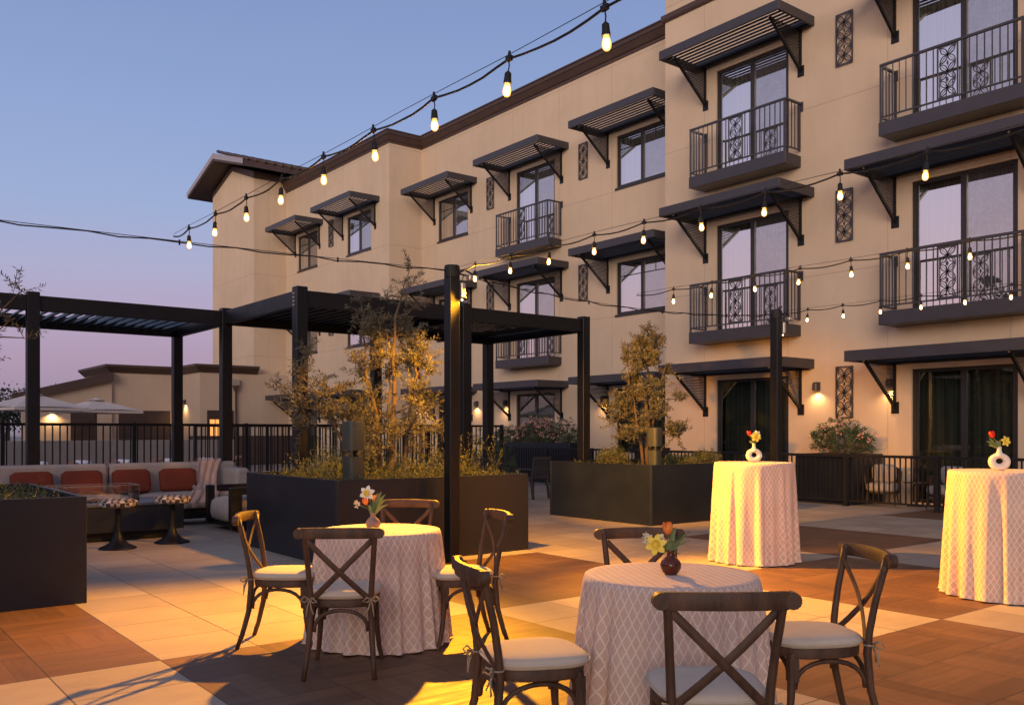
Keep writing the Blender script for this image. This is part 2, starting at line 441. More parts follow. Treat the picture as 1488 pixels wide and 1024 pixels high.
# ------------------------------------------------------------------ hotel
H = empty('hotel_building', (17.3, 20, 0), label='long three storey beige stucco hotel with charcoal awnings, balconies and a gabled corner tower', cat='building')
HI = Matrix.Translation(Vector((-17.3, -20, 0)))
def hb(mb, name, mats, parent=None, **kw):
    if parent is None:
        mb.xf(HI); return mb.build(name, mats, H, **kw)
    return mb.build(name, mats, parent, **kw)
FZ = (0.0, 3.74, 7.47)      # storey levels
def facade(X, y0, y1, z0, z1, ops, mats, dep=.22):
    ys = sorted(set([y0, y1] + [q for o in ops for q in o[:2]])); zs = sorted(set([z0, z1] + [q for o in ops for q in o[2:4]]))
    mb = MB()
    for a, b in zip(ys, ys[1:]):
        for c, d in zip(zs, zs[1:]):
            my, mz = (a+b)/2, (c+d)/2
            if any(o[0] < my < o[1] and o[2] < mz < o[3] for o in ops): continue
            mb.add([(X,a,c),(X,b,c),(X,b,d),(X,a,d)], [(3,2,1,0)])
    for (a, b, c, d) in [o[:4] for o in ops]:
        mb.add([(X,a,c),(X+dep,a,c),(X+dep,a,d),(X,a,d)], [(0,1,2,3)])
        mb.add([(X,b,c),(X+dep,b,c),(X+dep,b,d),(X,b,d)], [(3,2,1,0)])
        mb.add([(X,a,d),(X+dep,a,d),(X+dep,b,d),(X,b,d)], [(0,1,2,3)])
        mb.add([(X,a,c),(X+dep,a,c),(X+dep,b,c),(X,b,c)], [(3,2,1,0)])
    return mb

bays = []   # (wallX, centreY, kinds by floor, half width)
def bay(X, yc, hw, up): bays.append((X, yc, hw, up))
bay(17.3, 8.2, 1.0, 'door'); bay(17.3, 13.07, 1.02, 'door')
bay(18.8, 18.02, 1.0, 'win'); bay(18.8, 22.8, 1.0, 'door'); bay(18.8, 27.58, .98, 'win')
bay(17.35, 32.1, 1.0, 'win'); bay(17.35, 36.78, .98, 'win')
bay(17.3, 3.3, 1.0, 'door')
ops = {17.3: [], 18.8: [], 17.35: []}
items = []
for (X, yc, hw, up) in bays:
    for fl, z in enumerate(FZ):
        kind = 'door' if fl == 0 or up == 'door' else 'win'
        head = z + (2.68 if fl == 0 else 2.66); sill = z + (.04 if kind == 'door' else 1.13)
        ops[X].append((yc-hw, yc+hw, sill, head)); items.append((X, yc, hw, fl, kind, sill, head))
hb(facade(17.3, -8, 15.73, 0, 14.2, ops[17.3], None), 'wall', M['stucco'])
hb(facade(18.8, 15.73, 29.7, 0, 12.8, ops[18.8], None), 'wall', M['stucco'])
hb(facade(17.35, 29.7, 39.0, 0, 12.8, ops[17.35], None), 'wall', M['stucco'])
w = MB()
w.add([(17.3,15.73,0),(19.2,15.73,0),(19.2,15.73,14.2),(17.3,15.73,14.2)], [(3,2,1,0)])
hb(w, 'wall', M['stucco_x'])
w = MB().add([(17.35,29.7,0),(18.8,29.7,0),(18.8,29.7,12.8),(17.35,29.7,12.8)], [(0,1,2,3)]); hb(w, 'wall', M['stucco_x'])
hb(MB().box(17.3, 32, -8, 15.72, 14.2, 14.5), 'roof', M['brown'])
hb(MB().box(18.95, 31, 15.74, 29.7, 12.3, 12.6), 'roof', M['brown'])
hb(MB().box(17.5, 31, 29.72, 38.98, 12.3, 12.6), 'roof', M['brown'])
hb(MB().box(31, 32, -8, 44.2, 0, 12.2), 'wall', M['stucco'])
hb(MB().box(17.32, 31, -8.3, -8.0, 0, 14.2), 'wall', M['stucco_x'])
# unseen wing added behind the viewer to darken faces turned that way
hb(MB().box(3, 17.2, -22, -12, 0, 11.2), 'shade_wing', M['stucco_x'])
hb(MB().box(2.7, 17.2, -22.3, -11.7, 11.2, 11.6), 'roof', M['brown'])  # top of the added shading wing
# tower with gable
TX = 15.8
w = MB()
w.add([(TX,39,0),(TX,44.2,0),(TX,44.2,13.12),(TX,41.6,13.95),(TX,39,13.12)], [(4,3,2,1,0)])
w.add([(24,39,0),(24,44.2,0),(24,44.2,13.12),(24,41.6,13.95),(24,39,13.12)], [(0,1,2,3,4)])
w.add([(TX,44.2,0),(24,44.2,0),(24,44.2,13.12),(TX,44.2,13.12)], [(3,2,1,0)])
hb(w, 'tower_wall', M['stucco'])
hb(MB().add([(TX,39,0),(24,39,0),(24,39,13.12),(TX,39,13.12)], [(0,1,2,3)]), 'tower_wall', M['stucco_x'])
w = MB(); xo = 14.9
for sgn in (-1, 1):
    ye = 41.6 + sgn*3.62; ze = 13.12 - (3.62-2.6)*.32 + .02
    w.add([(xo,41.6,14.02),(24.5,41.6,14.02),(24.5,ye,ze+.18),(xo,ye,ze+.18)], [(0,1,2,3)] if sgn < 0 else [(3,2,1,0)])
    w.add([(xo,41.6,14.34),(24.5,41.6,14.34),(24.5,ye,ze+.44),(xo,ye,ze+.44)], [(3,2,1,0)] if sgn < 0 else [(0,1,2,3)])
    w.add([(xo,41.6,14.02),(xo,ye,ze+.18),(xo,ye,ze+.44),(xo,41.6,14.34)], [(0,1,2,3)])
    w.add([(xo,ye,ze+.18),(24.5,ye,ze+.18),(24.5,ye,ze+.44),(xo,ye,ze+.44)], [(0,1,2,3)])
    w.add([(24.5,41.6,14.02),(24.5,ye,ze+.18),(24.5,ye,ze+.44),(24.5,41.6,14.34)], [(3,2,1,0)])
rf = hb(w, 'tower_roof', M['brown'])
w = MB()
for sgn in (-1, 1):      # pale rake boards
    ye = 41.6 + sgn*3.66; ze = 13.12 - (3.66-2.6)*.32 + .02
    w.add([(xo-.03,41.6,14.12),(xo-.03,ye,ze+.25),(xo-.03,ye,ze+.48),(xo-.03,41.6,14.38)], [(0,1,2,3)] if sgn > 0 else [(3,2,1,0)])
    w.add([(xo-.03,41.6,14.38),(xo-.03,ye,ze+.48),(xo+.1,ye,ze+.48),(xo+.1,41.6,14.38)], [(0,1,2,3)])
w.xf(HI); w.build('rake_board', mat('rake_paint', (.30,.26,.29), .5, var=.1), rf)
w = MB()     # tile noses and ridge
for k in range(24):
    x = 15.1 + k*.4
    w.tube([(x, 37.93, 13.28), (x, 41.6, 14.5)], .07, 6)
w.xf(HI); w.build('roof_tile', M['brown'], rf, smooth=True)
# brown frieze under tower roof
hb(MB().box(TX-.02, 18.8, 38.98, 39.0, 12.80, 13.12), 'frieze', M['brown'])
hb(MB().prism([(39.0,12.80),(39.0,13.12),(41.6,13.95),(44.2,13.12),(44.2,12.95),(41.6,13.70)], 'x', TX-.02, TX-.002), 'frieze', M['brown'])
# cornices: stepped profile swept around the wall heads
def cornice(path, zb, prof, name='cornice', mt='brown', parent=None, off=None):
    mb = MB(); n = len(path); rings = []
    for i in range(n):
        p = Vector(path[i]); 
        d0 = (p - Vector(path[i-1])).normalized() if i > 0 else None
        d1 = (Vector(path[i+1]) - p).normalized() if i < n-1 else None
        def nrm(d): return Vector((-d.y, d.x))
        if d0 is None: nn = nrm(d1); k = 1
        elif d1 is None: nn = nrm(d0); k = 1
        else:
            nn = (nrm(d0) + nrm(d1)); nn.normalize(); k = 1 / max(.3, nn.dot(nrm(d1)))
        rings.append([(p.x + nn.x*o*k, p.y + nn.y*o*k, zb + z) for (o, z) in prof])
    m = len(prof)
    for r in rings: mb.v += r
    for i in range(n-1):
        for j in range(m):
            j2 = (j+1) % m; mb.f.append([i*m+j, i*m+j2, (i+1)*m+j2, (i+1)*m+j]); mb.m.append(0); mb.uv.append(None)
    mb.f.append(list(range(m))); mb.m.append(0); mb.uv.append(None)
    mb.f.append([(n-1)*m + j for j in range(m)][::-1]); mb.m.append(0); mb.uv.append(None)
    return mb
PR = [(0,0),(.04,0),(.04,.07),(.08,.10),(.17,.28),(.20,.29),(.20,.40),(.23,.41),(.23,.45),(0,.45)]
hb(cornice([(18.8,15.76),(18.8,29.7),(17.35,29.7),(17.35,38.98)], 12.36, PR), 'cornice', M['brown'])
hb(cornice([(17.3,12.9),(17.3,15.73),(18.7,15.73)], 11.88, [(0,0),(.05,0),(.08,.05),(.08,.17),(0,.17)]), 'string_course', M['brown'])
hb(cornice([(17.3,-8),(17.3,15.73),(19.1,15.73)], 13.8, PR), 'cornice', M['brown'])

# --- openings
def curtain_mesh(w, z0, z1, dx, seed, y0=None):
    r = random.Random(seed); mb = MB(); n = 60; ph = r.random()*6
    for i in range(n+1):
        y = -w + 2*w*i/n; x = dx + .035*sin(i*1.15+ph) + .012*sin(i*2.9)
        mb.v += [(x, y, z0), (x+.005*sin(i), y, z1)]
    for i in range(n):
        mb.f.append([2*i, 2*i+2, 2*i+3, 2*i+1]); mb.m.append(0); mb.uv.append(None)
    return mb
def opening(X, yc, hw, fl, kind, sill, head, k):
    name = 'sliding_door' if kind == 'door' else 'window'
    r = MB(); fw = .07
    d0, d1 = .05, .13
    hgt = head - sill
    r.box(d0, d1, -hw, -hw+fw, 0, hgt); r.box(d0, d1, hw-fw, hw, 0, hgt)
    r.box(d0-.002, d1, -hw+fw, hw-fw, hgt-fw, hgt); r.box(d0-.012, d1, -hw+fw, hw-fw, 0, fw)
    r.box(d0+.005, d1-.01, -.055, .055, fw, hgt-fw)
    # sash stiles
    for s_ in (-1, 1):
        r.box(d0+.02, d1-.02, s_*(hw-fw), s_*(hw-fw-.045), fw, hgt-fw)
        if kind == 'win':
            m = s_*(hw-fw+.055)/2
            zt = hgt - .42
            r.box(d0+.035, d1-.03, min(s_*.055, s_*(hw-fw-.045)), max(s_*.055, s_*(hw-fw-.045)), zt, zt+.028)
            r.box(d0+.037, d1-.032, m-.014, m+.014, zt+.028, hgt-fw)
    if kind == 'win': r.box(-.03, d0-.014, -hw-.03, hw+.03, -.07, -.005)
    fr = r.build(name, M['door'], H, loc=(X-17.3, yc-20, sill))
    a = MB().add([(.09,-.055,fw),(.09,-hw+fw,fw),(.09,-hw+fw,hgt-fw),(.09,-.055,hgt-fw)], [(0,1,2,3)])
    b = MB().add([(.085,.055,fw),(.085,hw-fw,fw),(.085,hw-fw,hgt-fw),(.085,.055,hgt-fw)], [(3,2,1,0)])
    # +Y half sits left in the photograph
    b.build('glass', M['pane'] if fl else M['pane_low'], fr)
    a.build('glass', (M['screen'] if fl else M['pane_low']), fr)
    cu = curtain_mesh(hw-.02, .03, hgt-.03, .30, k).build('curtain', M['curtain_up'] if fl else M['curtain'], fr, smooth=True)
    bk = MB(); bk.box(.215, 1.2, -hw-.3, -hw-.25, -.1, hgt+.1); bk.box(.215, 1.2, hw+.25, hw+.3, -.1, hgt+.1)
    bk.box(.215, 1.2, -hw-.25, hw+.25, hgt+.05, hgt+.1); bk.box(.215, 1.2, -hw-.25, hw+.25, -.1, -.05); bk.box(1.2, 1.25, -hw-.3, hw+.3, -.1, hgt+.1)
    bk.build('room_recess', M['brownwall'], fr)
    return fr
for k, it in enumerate(items): opening(*it, k)

# --- awnings (louvred canopy with two triangular brackets)
def bracket_mb(sy):
    mb = MB(); P = 1.24
    mb.bar((-.02,sy,-.12), (-.02,sy,-1.12), .05, .05, up=(1,0,0))
    mb.bar((-.03,sy,-1.08), (-P+.1,sy,-.20), .05, .055)
    mb.bbox(-.012, -.001, sy-.085, sy+.085, -1.22, -.98)
    n = 22
    for i in range(n):
        z = -.2 - (i+.5)*(.84/n); x1 = -(P-.12)*(1 - (-z-.2)/.88)
        mb.box(x1, -.045, sy-.008, sy+.008, z-.009, z+.009)
    return mb
def awning_make(w, closed):
    # origin at wall, top of the canopy; extends to -X
    hw = w/2; P = 1.3; mb = MB()
    mb.bbox(-P, -P+.05, -hw, hw, -.21, 0); mb.bbox(-P+.05, 0, -hw, -hw+.05, -.21, -.002); mb.bbox(-P+.05, 0, hw-.05, hw, -.21, -.002)
    mb.bbox(-.06, 0, -hw+.05, hw-.05, -.19, -.004)
    return mb, P, hw
def awning(X, yc, w, ztop, closed):
    mb, P, hw = awning_make(w, closed)
    o = mb.build('awning', M['char'], H, loc=(X-17.3, yc-20, ztop))
    s = MB(); n = 8
    for i in range(n):
        x = -P + .12 + i*(P-.30)/(n-1)
        s.box(x-.011, x+.011, -hw+.05, hw-.05, -.155, -.115); continue
        tilt = wd = 0; s.add([(x-wd/2,-hw+.05,-.15-tilt/2),(x+wd/2,-hw+.05,-.15+tilt/2),(x+wd/2,hw-.05,-.15+tilt/2),(x-wd/2,hw-.05,-.15-tilt/2),
               (x-wd/2,-hw+.05,-.135-tilt/2),(x+wd/2,-hw+.05,-.135+tilt/2),(x+wd/2,hw-.05,-.135+tilt/2),(x-wd/2,hw-.05,-.135-tilt/2)],
              [(0,3,2,1),(4,5,6,7),(0,1,5,4),(1,2,6,5),(2,3,7,6),(3,0,4,7)])
    s.tube([(-.16,-hw+.06,-.19),(-.16,hw-.06,-.19)], .05, 8)
    s.build('louver', M['black'], o)
    b = awn_brackets[0]
    for sgn in (-1, 1):
        c = bracket_mb(0) if b is None else None
        if c is not None:
            bo = c.build('bracket', M['black'], o); awn_brackets[0] = b = bo
        else:
            bo = b.copy(); C.objects.link(bo); bo.parent = o
        bo.location = (0, sgn*(hw-.34), 0)
        bt = MB().ball((-P+.13, sgn*(hw-.34), -.215), .022, n=8, m=5).build('bolt', M['galv'], o, smooth=True)
    return o
awn_brackets = [None]
for (X, yc, hw, up) in bays:
    w_ = 3.36 if hw >= 1.0 else 3.1
    for fl, z in enumerate(FZ):
        ov = awning(X, yc, w_, z+3.02, fl < 2)

# --- flower lattice panels
def lattice(w, h, cells, t=.02):
    mb = MB(); b = .028
    mb.box(-t, 0, -w/2, -w/2+b, 0, h); mb.box(-t, 0, w/2-b, w/2, 0, h)
    for k in range(2): mb.box(-t+.001, -.001, -w/2+b, w/2-b, k*(h-b), k*(h-b)+b)
    iw = w - 2*b; ch = (h-2*b)/cells
    for c in range(cells):
        z0 = b + c*ch; cy, cz = 0, z0 + ch/2; rr = min(iw, ch)/2
        for q in range(4):
            a = pi/4 + q*pi/2
            tip = Vector((0, cos(a)*rr*1.36, sin(a)*rr*1.36)); nrm = Vector((0, -sin(a), cos(a)))
            for sg in (-1, 1):
                pts = [Vector((-t/2, cy, cz)) + tip*u + nrm*(sg*rr*.30*sin(pi*u)) for u in [i/7 for i in range(8)]]
                for p, q2 in zip(pts, pts[1:]): mb.bar(p, q2, .016, t*.8, up=(1,0,0))
            mb.bar((-t/2, cy, cz), Vector((-t/2, cy, cz))+tip, .008, t*.6, up=(1,0,0))
        mb.prism([(cy-.03,cz),(cy,cz+.035),(cy+.03,cz),(cy,cz-.035)], 'x', -t*.9, -t*.1)
        if c: mb.prism([(-.02,z0),(0,z0+.05),(.02,z0),(0,z0-.05)], 'x', -t*.92, -t*.08)
    return mb
lat = lattice(.40, 1.1, 3)
pl = [(17.3,10.65),(18.8,25.2),(18.8,20.42),(17.35,34.45)]
lo = None
for (X, y) in pl:
    for fl, z in enumerate(FZ):
        if lo is None: lo = o = lat.build('lattice_panel', M['char'], H)
        else: o = lo.copy(); C.objects.link(o)
        o.location = (X-17.3-.035, y-20, z+1.72)

# --- balconies
bal_protos = {}
def balcony(X, yc, z, hw=1.34, P=.58):
    mb = MB()
    mb.bbox(-P, 0, -hw, hw, -.22, .03); 
    mb.bbox(-P-.02, -P, -hw-.02, hw+.02, -.22, .05)
    o = mb.build('balcony', M['char'], H, loc=(X-17.3, yc-20, z))
    r = MB(); zt = 1.20
    r.box(-P-.02, -P+.03, -hw, hw, zt-.045, zt); r.box(-P-.01, -P+.02, -hw+.03, hw-.03, .14, .17)
    for s_ in (-1, 1):
        r.box(-P+.03, -.002, s_*hw-.025, s_*hw+.025, zt-.045, zt-.001); r.box(-P+.03, -.05, s_*hw-.012, s_*hw+.012, .14, .17)
        r.box(-P-.015, -P+.025, s_*(hw-.02)-.02, s_*(hw-.02)+.02, .03, zt-.045)
        r.box(-.05, -.01, s_*(hw-.02)-.02, s_*(hw-.02)+.02, .14, zt-.045)
        r.box(-.012, -.001, s_*hw-.06, s_*hw+.06, zt-.2, zt+.02)
    r.build('railing', M['char'], o)
    n = 20
    for s_ in (-1, 1):
        bl = MB()
        for i in range(1, n):
            y = -hw + 2*hw*i/n
            if abs(y) < .2 or y*s_ < 0: continue
            bl.box(-P-.004, -P+.014, y-.009, y+.009, .17, zt-.045)
        for i in range(1, 5):
            x = -P + P*i/5; bl.box(x-.009, x+.009, s_*hw-.009, s_*hw+.009, .17, zt-.045)
        bl.build('baluster_panel', M['char'], o)
    lattice(.40, .98, 3, .02).build('lattice_infill', M['char'], o, loc=(-P+.018, 0, .17))
    return o
for (X, yc, hw, up) in bays:
    if up == 'door':
        for fl in (1, 2): balcony(X, yc, FZ[fl]+.02)

# --- sconces (lit)
def sconce(X, y, z, parent=H, off=(17.3, 20), W=9, rot=0, nm='wall_sconce'):
    mb = MB(); mb.bbox(-.1, 0, -.06, .06, -.09, .09); mb.lathe([(.062,-.1),(.066,-.1),(.066,.06),(.0,.06)], 14, (-.10,0,0))
    o = mb.build(nm, M['char'], parent, loc=(X-off[0], y-off[1], z), rot=(0,0,rot))
    MB().lathe([(.0,-.07),(.055,-.07),(.055,-.062),(0,-.062)], 12, (-.10,0,0)).build('lamp', M['lamp_warm'], o)
    ld = bpy.data.lights.new('sconce_light', 'SPOT'); ld.energy = W; ld.color = (1, .62, .26); ld.spot_size = math.radians(150); ld.spot_blend = .8; ld.shadow_soft_size = .03
    lo_ = bpy.data.objects.new('sconce_light', ld); C.objects.link(lo_); lo_.parent = o; lo_.location = (-.10, 0, -.11)
    return o
for (X, y) in ((17.3,11.3),(17.3,9.62),(18.8,26.0),(18.8,24.3),(18.8,19.5),(18.8,30.0-.6)): sconce(X, y, 2.42, W=26)

# ------------------------------------------------------------------ low pool building
L = empty('pool_pavilion', (13.3, 41.35, 0), label='low beige flat roofed building with sloping parapet beyond the pool, left of the tower', cat='building')
LI = Matrix.Translation(Vector((-13.3, -41.35, 0)))
def lb(mb, name, mt, parent=L, **kw):
    mb.xf(LI); return mb.build(name, mt, parent, **kw)
w = MB().box(13.3, TX+1.7, 38.75, 38.98, 0, 4.0); w.box(13.3, 13.5, 38.98, 41.35, 0, 4.0); w.box(10.36, 13.5, 41.36, 41.6, 0, 4.0)
w.box(10.36, 10.5, 41.6, 46, 0, 4.0)
w.prism([(6.9,0),(10.34,0),(10.34,3.62),(6.9,2.72)], 'y', 41.2, 41.5)
lb(w, 'wall', M['stucco_low'])
PL = [(0,0),(.05,0),(.10,.06),(.28,.22),(.32,.24),(.32,.34),(0,.34)]
lb(cornice([(TX+.05,38.75),(13.3,38.75),(13.3,41.36),(10.36,41.36),(10.36,46)], 3.98, PL), 'cornice', M['brown'])
lb(MB().prism([(6.5,2.62),(10.36,3.62),(10.36,3.98),(6.5,2.95)], 'y', 40.95, 41.52), 'parapet', M['brown'])
lb(MB().box(13.52, 17.2, 39.0, 46, 3.7, 3.95), 'roof', M['brown'])
lb(MB().box(10.52, 13.5, 41.62, 46, 3.7, 3.95), 'roof', M['brown'])
# doors and openings on the pavilion
def bx_l(x0, x1, z0, z1, y, mt, name, t=.05):
    return lb(MB().bbox(x0, x1, y-t, y-.002, z0, z1, .01), name, M[mt])
bx_l(10.65, 12.85, .02, 2.35, 41.36, 'brownwall', 'double_door', .04)
d_ = bpy.data.objects['double_door']
lb(MB().box(11.74, 11.77, 41.29, 41.319, .02, 2.3), 'door_seam', M['brown'], d_)
bx_l(8.7, 9.7, .02, 2.2, 41.2, 'brownwall', 'door', .04)
w = MB().box(13.6, 14.75, 38.705, 38.748, 1.0, 2.35); lb(w, 'hearth_surround', M['brownwall'])
lb(MB().box(13.68, 14.67, 38.69, 38.703, 1.12, 1.95), 'hearth_glow', M['flame'])
w = MB()
for k in range(5):
    x = 13.68 + k*.248; w.box(x-.012, x+.012, 38.665, 38.688, 1.12, 1.95)
lb(w, 'hearth_grille', M['brownwall'])
w = MB().tube([(14.85,38.66,0.1),(14.85,38.66,3.2)], .045, 8); lb(w, 'downspout', M['brownwall'], smooth=True)
w = MB().prism([(14.70,3.45),(15.0,3.45),(14.9,3.2),(14.8,3.2)], 'y', 38.58, 38.745); lb(w, 'rain_head', M['brown'])
lb(MB().box(14.72, 14.98, 38.57, 38.745, 3.452, 3.72), 'rain_head_cap', M['galv'])
sconce(13.3, 40.6, 2.75, L, (13.3, 41.35), 60)
sconce(8.0, 41.18, 2.30, L, (13.3, 41.35), 110, rot=pi/2)
o = MB().bbox(12.6, 17.2, 37.6, 38.0, 0, 1.25, .02).build('service_counter', M['brownwall']); tag(o, 'long dark brown counter wall in front of the glowing hearth opening', 'counter')
o = MB().bbox(5.2, 13.0, 33.9, 34.15, 0, 1.12, .02); o = o.build('low_wall', M['concrete']); tag(o, 'low grey rendered wall running behind the pool loungers', 'wall')
# ------------------------------------------------------------------ pergolas
def pergola(name, label, posts, beams, x0, x1, y0, y1, Hh, n, tilt, wd):
    o = empty(name, (x0, y0, 0), label=label, cat='pergola', group=None)
    I = Matrix.Translation(Vector((-x0, -y0, 0)))
    def b(mb, nm, mt='black', **kw): mb.xf(I); return mb.build(nm, M[mt], o, **kw)
    for (x, y) in posts:
        p = b(MB().bbox(x-.085, x+.085, y-.085, y+.085, 0, Hh+.03, .006), 'post')
        MB().bbox(x-x0-.12, x-x0+.12, y-y0-.12, y-y0+.12, 0, .012, .003).build('foot_plate', M['black'], p)
    for (a, c) in beams:
        mb = MB()
        if abs(a[0]-c[0]) > abs(a[1]-c[1]): mb.bbox(a[0]+.085, c[0]-.085, a[1]-.05, a[1]+.05, Hh-.25, Hh-.02, .005)
        else: mb.bbox(a[0]-.05, a[0]+.05, a[1]+.085, c[1]-.085, Hh-.25, Hh-.02, .005)
        b(mb, 'beam')
    s = MB()
    for i in range(n):
        x = x0 + .12 + (x1-x0-.24)*(i+.5)/n; dx = wd/2*cos(tilt); dz = wd/2*sin(tilt)
        s.add([(x-dx,y0+.055,Hh-.12-dz),(x+dx,y0+.055,Hh-.12+dz),(x+dx,y1-.055,Hh-.12+dz),(x-dx,y1-.055,Hh-.12-dz),
               (x-dx,y0+.055,Hh-.10-dz),(x+dx,y0+.055,Hh-.10+dz),(x+dx,y1-.055,Hh-.10+dz),(x-dx,y1-.055,Hh-.10-dz)],
              [(0,3,2,1),(4,5,6,7),(0,1,5,4),(1,2,6,5),(2,3,7,6),(3,0,4,7)])
    b(s, 'louver_blades', 'fence')
    return o
YP = 12.12; YB = 15.05; PH = 3.5
pg = pergola('pergola', 'long black metal pergola with closed louvers standing behind the two tree planters',
   [(5.6,YP),(8.5,YP),(11.15,YP),(5.6,YB),(8.5,YB),(11.15,YB)],
   [((5.6,YP),(8.5,YP)),((8.5,YP),(11.15,YP)),((5.6,YB),(8.5,YB)),((8.5,YB),(11.15,YB)),((5.6,YP),(5.6,YB)),((8.5,YP),(8.5,YB)),((11.15,YP),(11.15,YB))],
   5.6, 11.15, YP, YB, PH, 28, .12, .205)
# four blue grey bolts on the first corner post
for k in range(4): MB().box(-.105, -.086, -.02, .02, PH-.25+k*.055, PH-.225+k*.055).build('bolt', M['galv'], pg)
pg2 = pergola('pergola', 'black pergola over the long sofa at the left with open angled louvers showing sky',
   [(2.66,YB),(2.4,17.6),(5.6,17.6),(-.6,YB)],
   [((-.6,YB),(2.66,YB)),((2.66,YB),(5.6,YB)),((-.6,17.6),(5.6,17.6)),((5.6,YB),(5.6,17.6)),((-.6,YB),(-.6,17.6))],
   -.6, 5.5, YB, 17.6, PH, 34, .75, .19)
# small dark box above the pergola beam = rooftop control housing
# ------------------------------------------------------------------ fences
def fence(name, label, p, q, Hh, dpost=1.83, sp=.115, group=None, bw=.023, zb=.09):
    p = Vector(p); q = Vector(q); d = q - p; Ln = d.length; u = d/Ln
    o = empty(name, (p.x, p.y, 0), math.atan2(u.y, u.x), label, 'fence', group)
    MB().box(0, Ln, -.028, .028, Hh-.052, Hh).build('top_rail', M['fence'], o)
    MB().box(0, Ln, -.018, .018, zb, zb+.035).build('bottom_rail', M['fence'], o)
    n = max(1, round(Ln/dpost))
    for i in range(n+1):
        x = Ln*i/n; m = MB().bbox(x-.032, x+.032, -.034, .034, 0, Hh+.012, .004); m.bbox(x-.06, x+.06, -.06, .06, 0, .01, .002)
        m.build('post', M['fence'], o)
    b = MB(); k = int(Ln/sp)
    for i in range(k):
        x = (i+.5)*Ln/k; b.box(x-bw/2, x+bw/2, -bw/2, bw/2, zb+.035, Hh-.052)
    b.build('baluster_panel', M['fence'], o)
    return o
fence('metal_fence', 'tall black picket fence closing off the pool behind the long sofa', (-4, 18.3, 0), (14.0, 18.3, 0), 1.60, 2.4, .125)
fence('metal_fence', 'farther black picket fence by the pool, left of the wide olive', (8.6, 25.5, 0), (17.2, 25.5, 0), 1.62, 2.4, .12)
fence('metal_fence', 'low black picket railing along the room patios behind the two high bar tables', (15.85, -1.0, 0), (15.85, 20.5, 0), 1.00, 1.83, .105)
# divider panels between patios
for i, (y, x1, lb_) in enumerate((
                             (15.5, 17.2, 'black vertical slat screen between patios at the step in the facade'),)):
    o = empty('patio_screen', (15.95, y, 0), 0, lb_, 'screen')
    MB().bbox(0, x1-15.95, -.03, .03, .98, 1.03).build('top_rail', M['fence'], o)
    m = MB()
    for k in range(14): m.box(.03+k*.088, .10+k*.088, -.012, .012, .03, .979)
    m.build('slat_panel', M['fence'], o)

# ------------------------------------------------------------------ planters
def planter(name, label, x0, x1, y0, y1, h, t=.035):
    o = empty(name, ((x0+x1)/2, (y0+y1)/2, 0), 0, label, 'planter')
    a, b = (x1-x0)/2, (y1-y0)/2; m = MB()
    m.bbox(-a, a, -b, -b+t, 0, h); m.bbox(-a, a, b-t, b, 0, h); m.bbox(-a, -a+t, -b+t+.001, b-t-.001, .001, h-.001); m.bbox(a-t, a, -b+t+.001, b-t-.001, .001, h-.001)
    m.build('box', M['planter'], o)
    s = MB(); n = 14; r = random.Random(int(x0*10))
    for i in range(n+1):
        for j in range(n+1): s.v.append((-a+t+(2*a-2*t)*i/n, -b+t+(2*b-2*t)*j/n, h-.09+r.uniform(-.015,.03)))
    for i in range(n):
        for j in range(n):
            s.f.append([i*(n+1)+j, (i+1)*(n+1)+j, (i+1)*(n+1)+j+1, i*(n+1)+j+1]); s.m.append(0); s.uv.append(None)
    s.build('soil', M['soil'], o, smooth=True)
    return o
planter('tree_planter', 'large square dark steel planter holding the wide olive tree, behind the string light post', 4.38, 6.96, 8.56, 11.05, .93)
planter('tree_planter', 'large square dark steel planter holding the slim olive tree, left of the bar table', 10.15, 12.65, 9.5, 11.9, .93)
planter('tree_planter', 'black square planter at the left edge of the terrace, nearest the camera', -.75, 1.86, 8.2, 10.6, .90)
planter('patio_planter', 'long black planter box of pink oleander in front of the recessed patio door', 16.45, 17.1, 18.45, 22.0, 1.12)
planter('patio_planter', 'black planter box with a round oleander bush under the lit wall lamp', 16.02, 17.15, 9.72, 10.98, .99)

